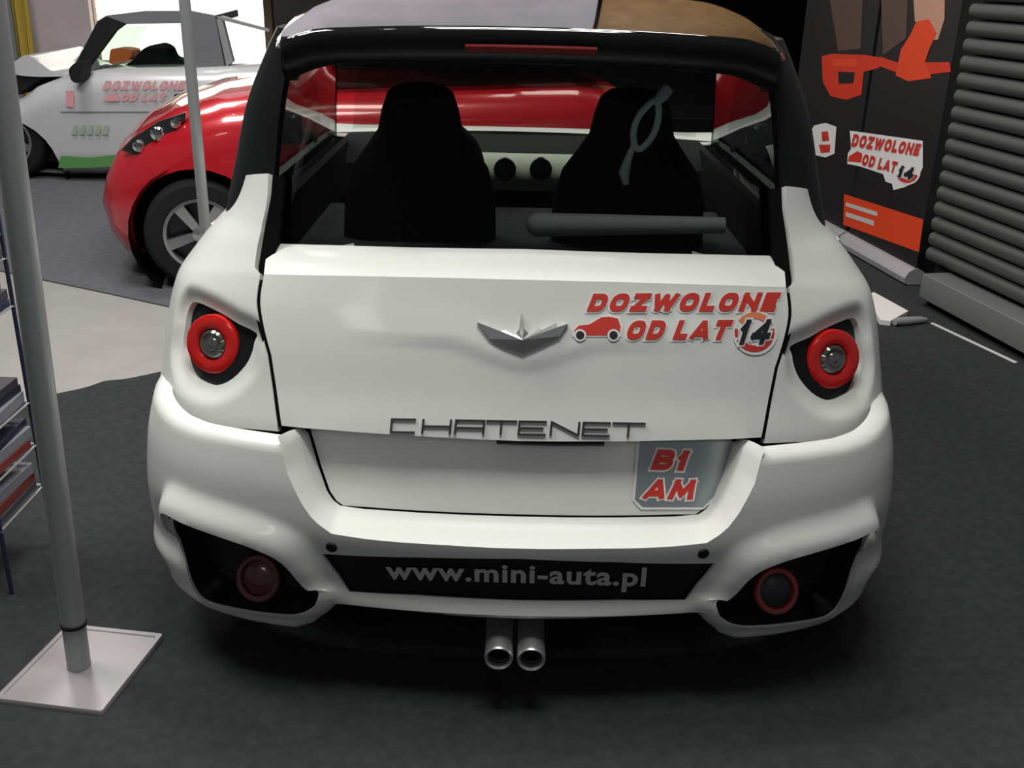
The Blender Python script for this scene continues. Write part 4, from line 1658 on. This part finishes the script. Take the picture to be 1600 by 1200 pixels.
slab('door_handle', [(272, 148), (284, 146), (284, 151), (272, 153)], YS - 0.02, YS + 0.03, 'trim_dark', sc)
pr = Print()
bold_text(pr, 'DOZWOLONE', [(165, 126), (292, 126), (288, 140), (162, 140)], 0.012, edge=0.0, lift=0.001)
bold_text(pr, 'OD LAT', [(192, 146), (262, 146), (259, 158), (189, 158)], 0.012, edge=0.0, lift=0.001)
pr.poly([(162, 158), (166, 151), (176, 146), (187, 148), (187, 158)], 1, 0.013)
pr.poly([(104, 142), (117, 142), (116, 168), (104, 166)], 1, 0.013)
pr.poly([(96, 243), (140, 246), (196, 240), (196, 258), (140, 262), (92, 262)], 2, 0.013)
for k in range(5):
    pr.poly([(112 + k * 12, 210), (116 + k * 12, 196), (124 + k * 12, 196), (120 + k * 12, 210)], 3, 0.013)
pr.poly([(96, 174), (340, 174), (340, 176), (96, 176)], 4, 0.013)
pr.build('side_print', ['sticker_white', 'faded_red', 'green_print', 'green_pale', 'frame_grey'], on_plane((0, YS + 0.004, 0), (0, -1, 0)), sc, 'faded red lettering and a green stripe')

# ---- red car, front towards the left
PH = math.radians(14)
rd, rl = Vector((math.cos(PH), math.sin(PH), 0)), Vector((-math.sin(PH), math.cos(PH), 0))
ro = at_z(314, 368, 0.295) - rl * 0.04
ro.z = 0
rc = empty('hatchback', (ro.x, ro.y, 0.008), 'glossy red small car with spoked wheel behind the thin pole, nose to the left', 'car')


def rfr(u, v, z):
    bulge = 0.0
    if u < 0.35:      # the nose narrows in plan
        k = (0.35 - u) / 0.85
        v = 0.72 + (v - 0.72) * (1 - 0.35 * k * k)
    return ro + rd * u + rl * v + Vector((0, 0, z))


rprof = [(-0.40, 0.16), (-0.47, 0.26), (-0.50, 0.42), (-0.46, 0.56), (-0.40, 0.66), (-0.26, 0.79), (-0.08, 0.89), (0.15, 0.96), (0.45, 1.00), (0.75, 1.02), (1.3, 1.02), (2.0, 1.03), (2.28, 1.0), (2.38, 0.75), (2.36, 0.4), (2.28, 0.2)]
extruded_body('body', rprof, [circ((0, 0.29), 0.345), circ((1.75, 0.29), 0.345)], 1.44, rfr, 'red_paint', rc, 0.20, 0.045)
for u in (0.0, 1.75):
    for v, sgn in ((0.13, -1), (1.31, 1)):
        c = ro + rd * u + rl * v + Vector((0, 0, 0.295))
        wheel(rc, c, rl * sgn, 0.285, 0.18, 'rim')
    bm = bmesh.new()
    lathe_bm(bm, [(0.36, 0.0), (0.36, 0.25), (0, 0.25)], ro + rd * u + rl * 0.08 + Vector((0, 0, 0.29)), rl, 28)
    from_bm('wheel_well', bm, 'seam_black', rc)
# headlamp on the near front wing
hl = [(-0.36, 0.70), (-0.30, 0.76), (-0.16, 0.85), (-0.02, 0.90), (-0.03, 0.86), (-0.14, 0.77), (-0.28, 0.68)]
vv = []
for dv in (0.0, 0.04):
    for (u, z) in hl:
        vv.append(rfr(u, 0.055 + dv, z + 0.006))
n = len(hl)
lampo = pyd('headlamp', vv, [tuple(range(n)), tuple(range(2 * n - 1, n - 1, -1))] + [(i, (i + 1) % n, n + (i + 1) % n, n + i) for i in range(n)], 'rim_dark', rc, 'slanted dark headlamp')
for (u, z, r) in ((-0.27, 0.735, 0.030), (-0.17, 0.80, 0.034), (-0.075, 0.855, 0.026)):
    bm = bmesh.new()
    lathe_bm(bm, [(r, 0.02), (r, -0.012), (r * 0.7, -0.02), (0, -0.016)], rfr(u, 0.055, z), rl, 20)
    from_bm('reflector', bm, 'chrome', lampo)
# greenhouse
gp = [(0.55, 1.01), (1.02, 1.42), (1.3, 1.47), (1.9, 1.44), (2.2, 1.05)]
gw = [0.10, 0.22, 0.23, 0.22, 0.12]
L_ = [rfr(u, w, z) for (u, z), w in zip(gp, gw)]
R_ = [rfr(u, 1.44 - w, z) for (u, z), w in zip(gp, gw)]
loft('windscreen', [[L_[0], L_[1]], [(L_[0] + R_[0]) / 2 - rd * 0.12, (L_[1] + R_[1]) / 2 - rd * 0.06], [R_[0], R_[1]]], 'glass_front', rc)
loft('roof', [L_[1:4], [(a + b) / 2 + Vector((0, 0, 0.03)) for a, b in zip(L_[1:4], R_[1:4])], R_[1:4]], 'red_paint', rc, thick=0.02)
loft('rear_window', [[L_[3], L_[4]], [R_[3], R_[4]]], 'glass_side', rc)
for S_ in (L_, R_):
    pyd('side_window', [S_[0], S_[1], S_[2], S_[3], S_[4]], [(0, 1, 2, 3, 4)], 'glass_side', rc, smooth=0)
bm = bmesh.new()
tube_bm(bm, [L_[0], L_[1]], 0.03, 8)
from_bm('windscreen_pillar', bm, 'red_paint', rc)

# ================================================================== far background
YB = 11.0


def backpanel(name, px0, py0, px1, py1, Y, m, label, cat, to_floor=True, th=0.08, group=None):
    a, b = at_y(px0, py0, Y), at_y(px1, py1, Y)
    a.x, b.x = at_y(px0, 40, Y).x, at_y(px1, 40, Y).x
    z0 = 0.008 if to_floor else min(a.z, b.z)
    z1 = max(a.z, b.z)
    bm = bmesh.new()
    box_bm(bm, ((a.x + b.x) / 2, Y + th / 2, (z0 + z1) / 2), (abs(b.x - a.x), th, z1 - z0))
    o = from_bm(name, bm, m, smooth=0)
    return tag(o, label, cat, group)


lw = empty('light_wall', (at_y(290, 90, YB).x, YB + 0.1, 0.008), 'glowing white light wall behind the silver car with brown posts', 'light wall')
for (x0, x1) in ((148, 235), (237, 326), (328, 415)):
    a, b = at_y(x0, -160, YB), at_y(x1, 96, YB)
    a.x, b.x = at_y(x0, 50, YB).x, at_y(x1, 50, YB).x
    bm = bmesh.new()
    box_bm(bm, ((a.x + b.x) / 2, YB + 0.04, (a.z + b.z) / 2), (b.x - a.x, 0.06, a.z - b.z))
    from_bm('light_panel', bm, 'lightbox', lw, smooth=0)
a, b = at_y(146, 96, YB), at_y(432, 108, YB)
bm = bmesh.new()
box_bm(bm, ((a.x + b.x) / 2, YB + 0.06, (a.z + 0.008) / 2), (b.x - a.x, 0.14, a.z - 0.008))
from_bm('lower_panel', bm, 'frame_grey', lw, smooth=0)
for x in (145, 421):
    a = at_y(x, -160, YB)
    a.x = at_y(x, 30, YB).x
    bm = bmesh.new()
    box_bm(bm, (a.x, YB - 0.02, (a.z + 0.008) / 2), (0.085, 0.10, a.z - 0.008), bevel=0.01)
    from_bm('post', bm, 'post_brown', lw)
backpanel('partition', 48, -120, 142, 120, 10.6, 'wall_pink', 'pale pinkish partition panel standing behind the silver car', 'partition')
backpanel('partition', -130, -120, -4, 120, 10.7, 'grey_cloth', 'dark grey partition panel at the top left corner', 'partition')
# narrow banner with folds
def cloth(name, px0, px1, pt, pb, Y, m, label):
    a, b = at_y(px0, pt, Y), at_y(px1, pb, Y)
    a.x, b.x = at_y(px0, 40, Y).x, at_y(px1, 40, Y).x
    cur = []
    for k in range(13):
        u = k / 12
        x = a.x + (b.x - a.x) * u
        cur.append([(x + 0.01 * math.sin(v * 5), Y + 0.03 * math.sin(u * 12 + v), a.z + (0.008 - a.z) * v) for v in np.linspace(0, 1, 9)])
    o = loft(name, cur, m, thick=0.01)
    return tag(o, label, 'banner')


cloth('fabric_banner', 20, 47, -100, 90, 10.3, 'yellow_cloth', 'narrow yellow fabric banner at the top left behind the silver bonnet')
cloth('fabric_banner', -12, 20, -100, 90, 10.2, 'grey_cloth', 'narrow grey fabric banner at the top left corner beside the yellow one')

# boards added above the view to give the car roof its reflections
def reflection_board(x0, x1, z0, z1, Y, m, label):
    root = empty('reflection_board', ((x0 + x1) / 2, Y, z0), label, 'board')
    bm = bmesh.new()
    box_bm(bm, ((x0 + x1) / 2, Y, (z0 + z1) / 2), (x1 - x0, 0.05, z1 - z0), bevel=0.006)
    from_bm('board', bm, m, root)
    for x in (x0 + 0.2, x1 - 0.2):
        bm = bmesh.new()
        tube_bm(bm, [(x, Y, z1), (x, Y, 5.0)], 0.01, 8)
        from_bm('hanging_rod', bm, 'alu', root)


reflection_board(-3.2, 0.62, 1.95, 4.3, 8.8, 'wall_white', 'pale lavender board added out of view above the red car for the roof reflection')
reflection_board(0.66, 3.2, 1.95, 4.3, 8.85, 'wood', 'wooden board added out of view beside the pale board for the roof reflection')
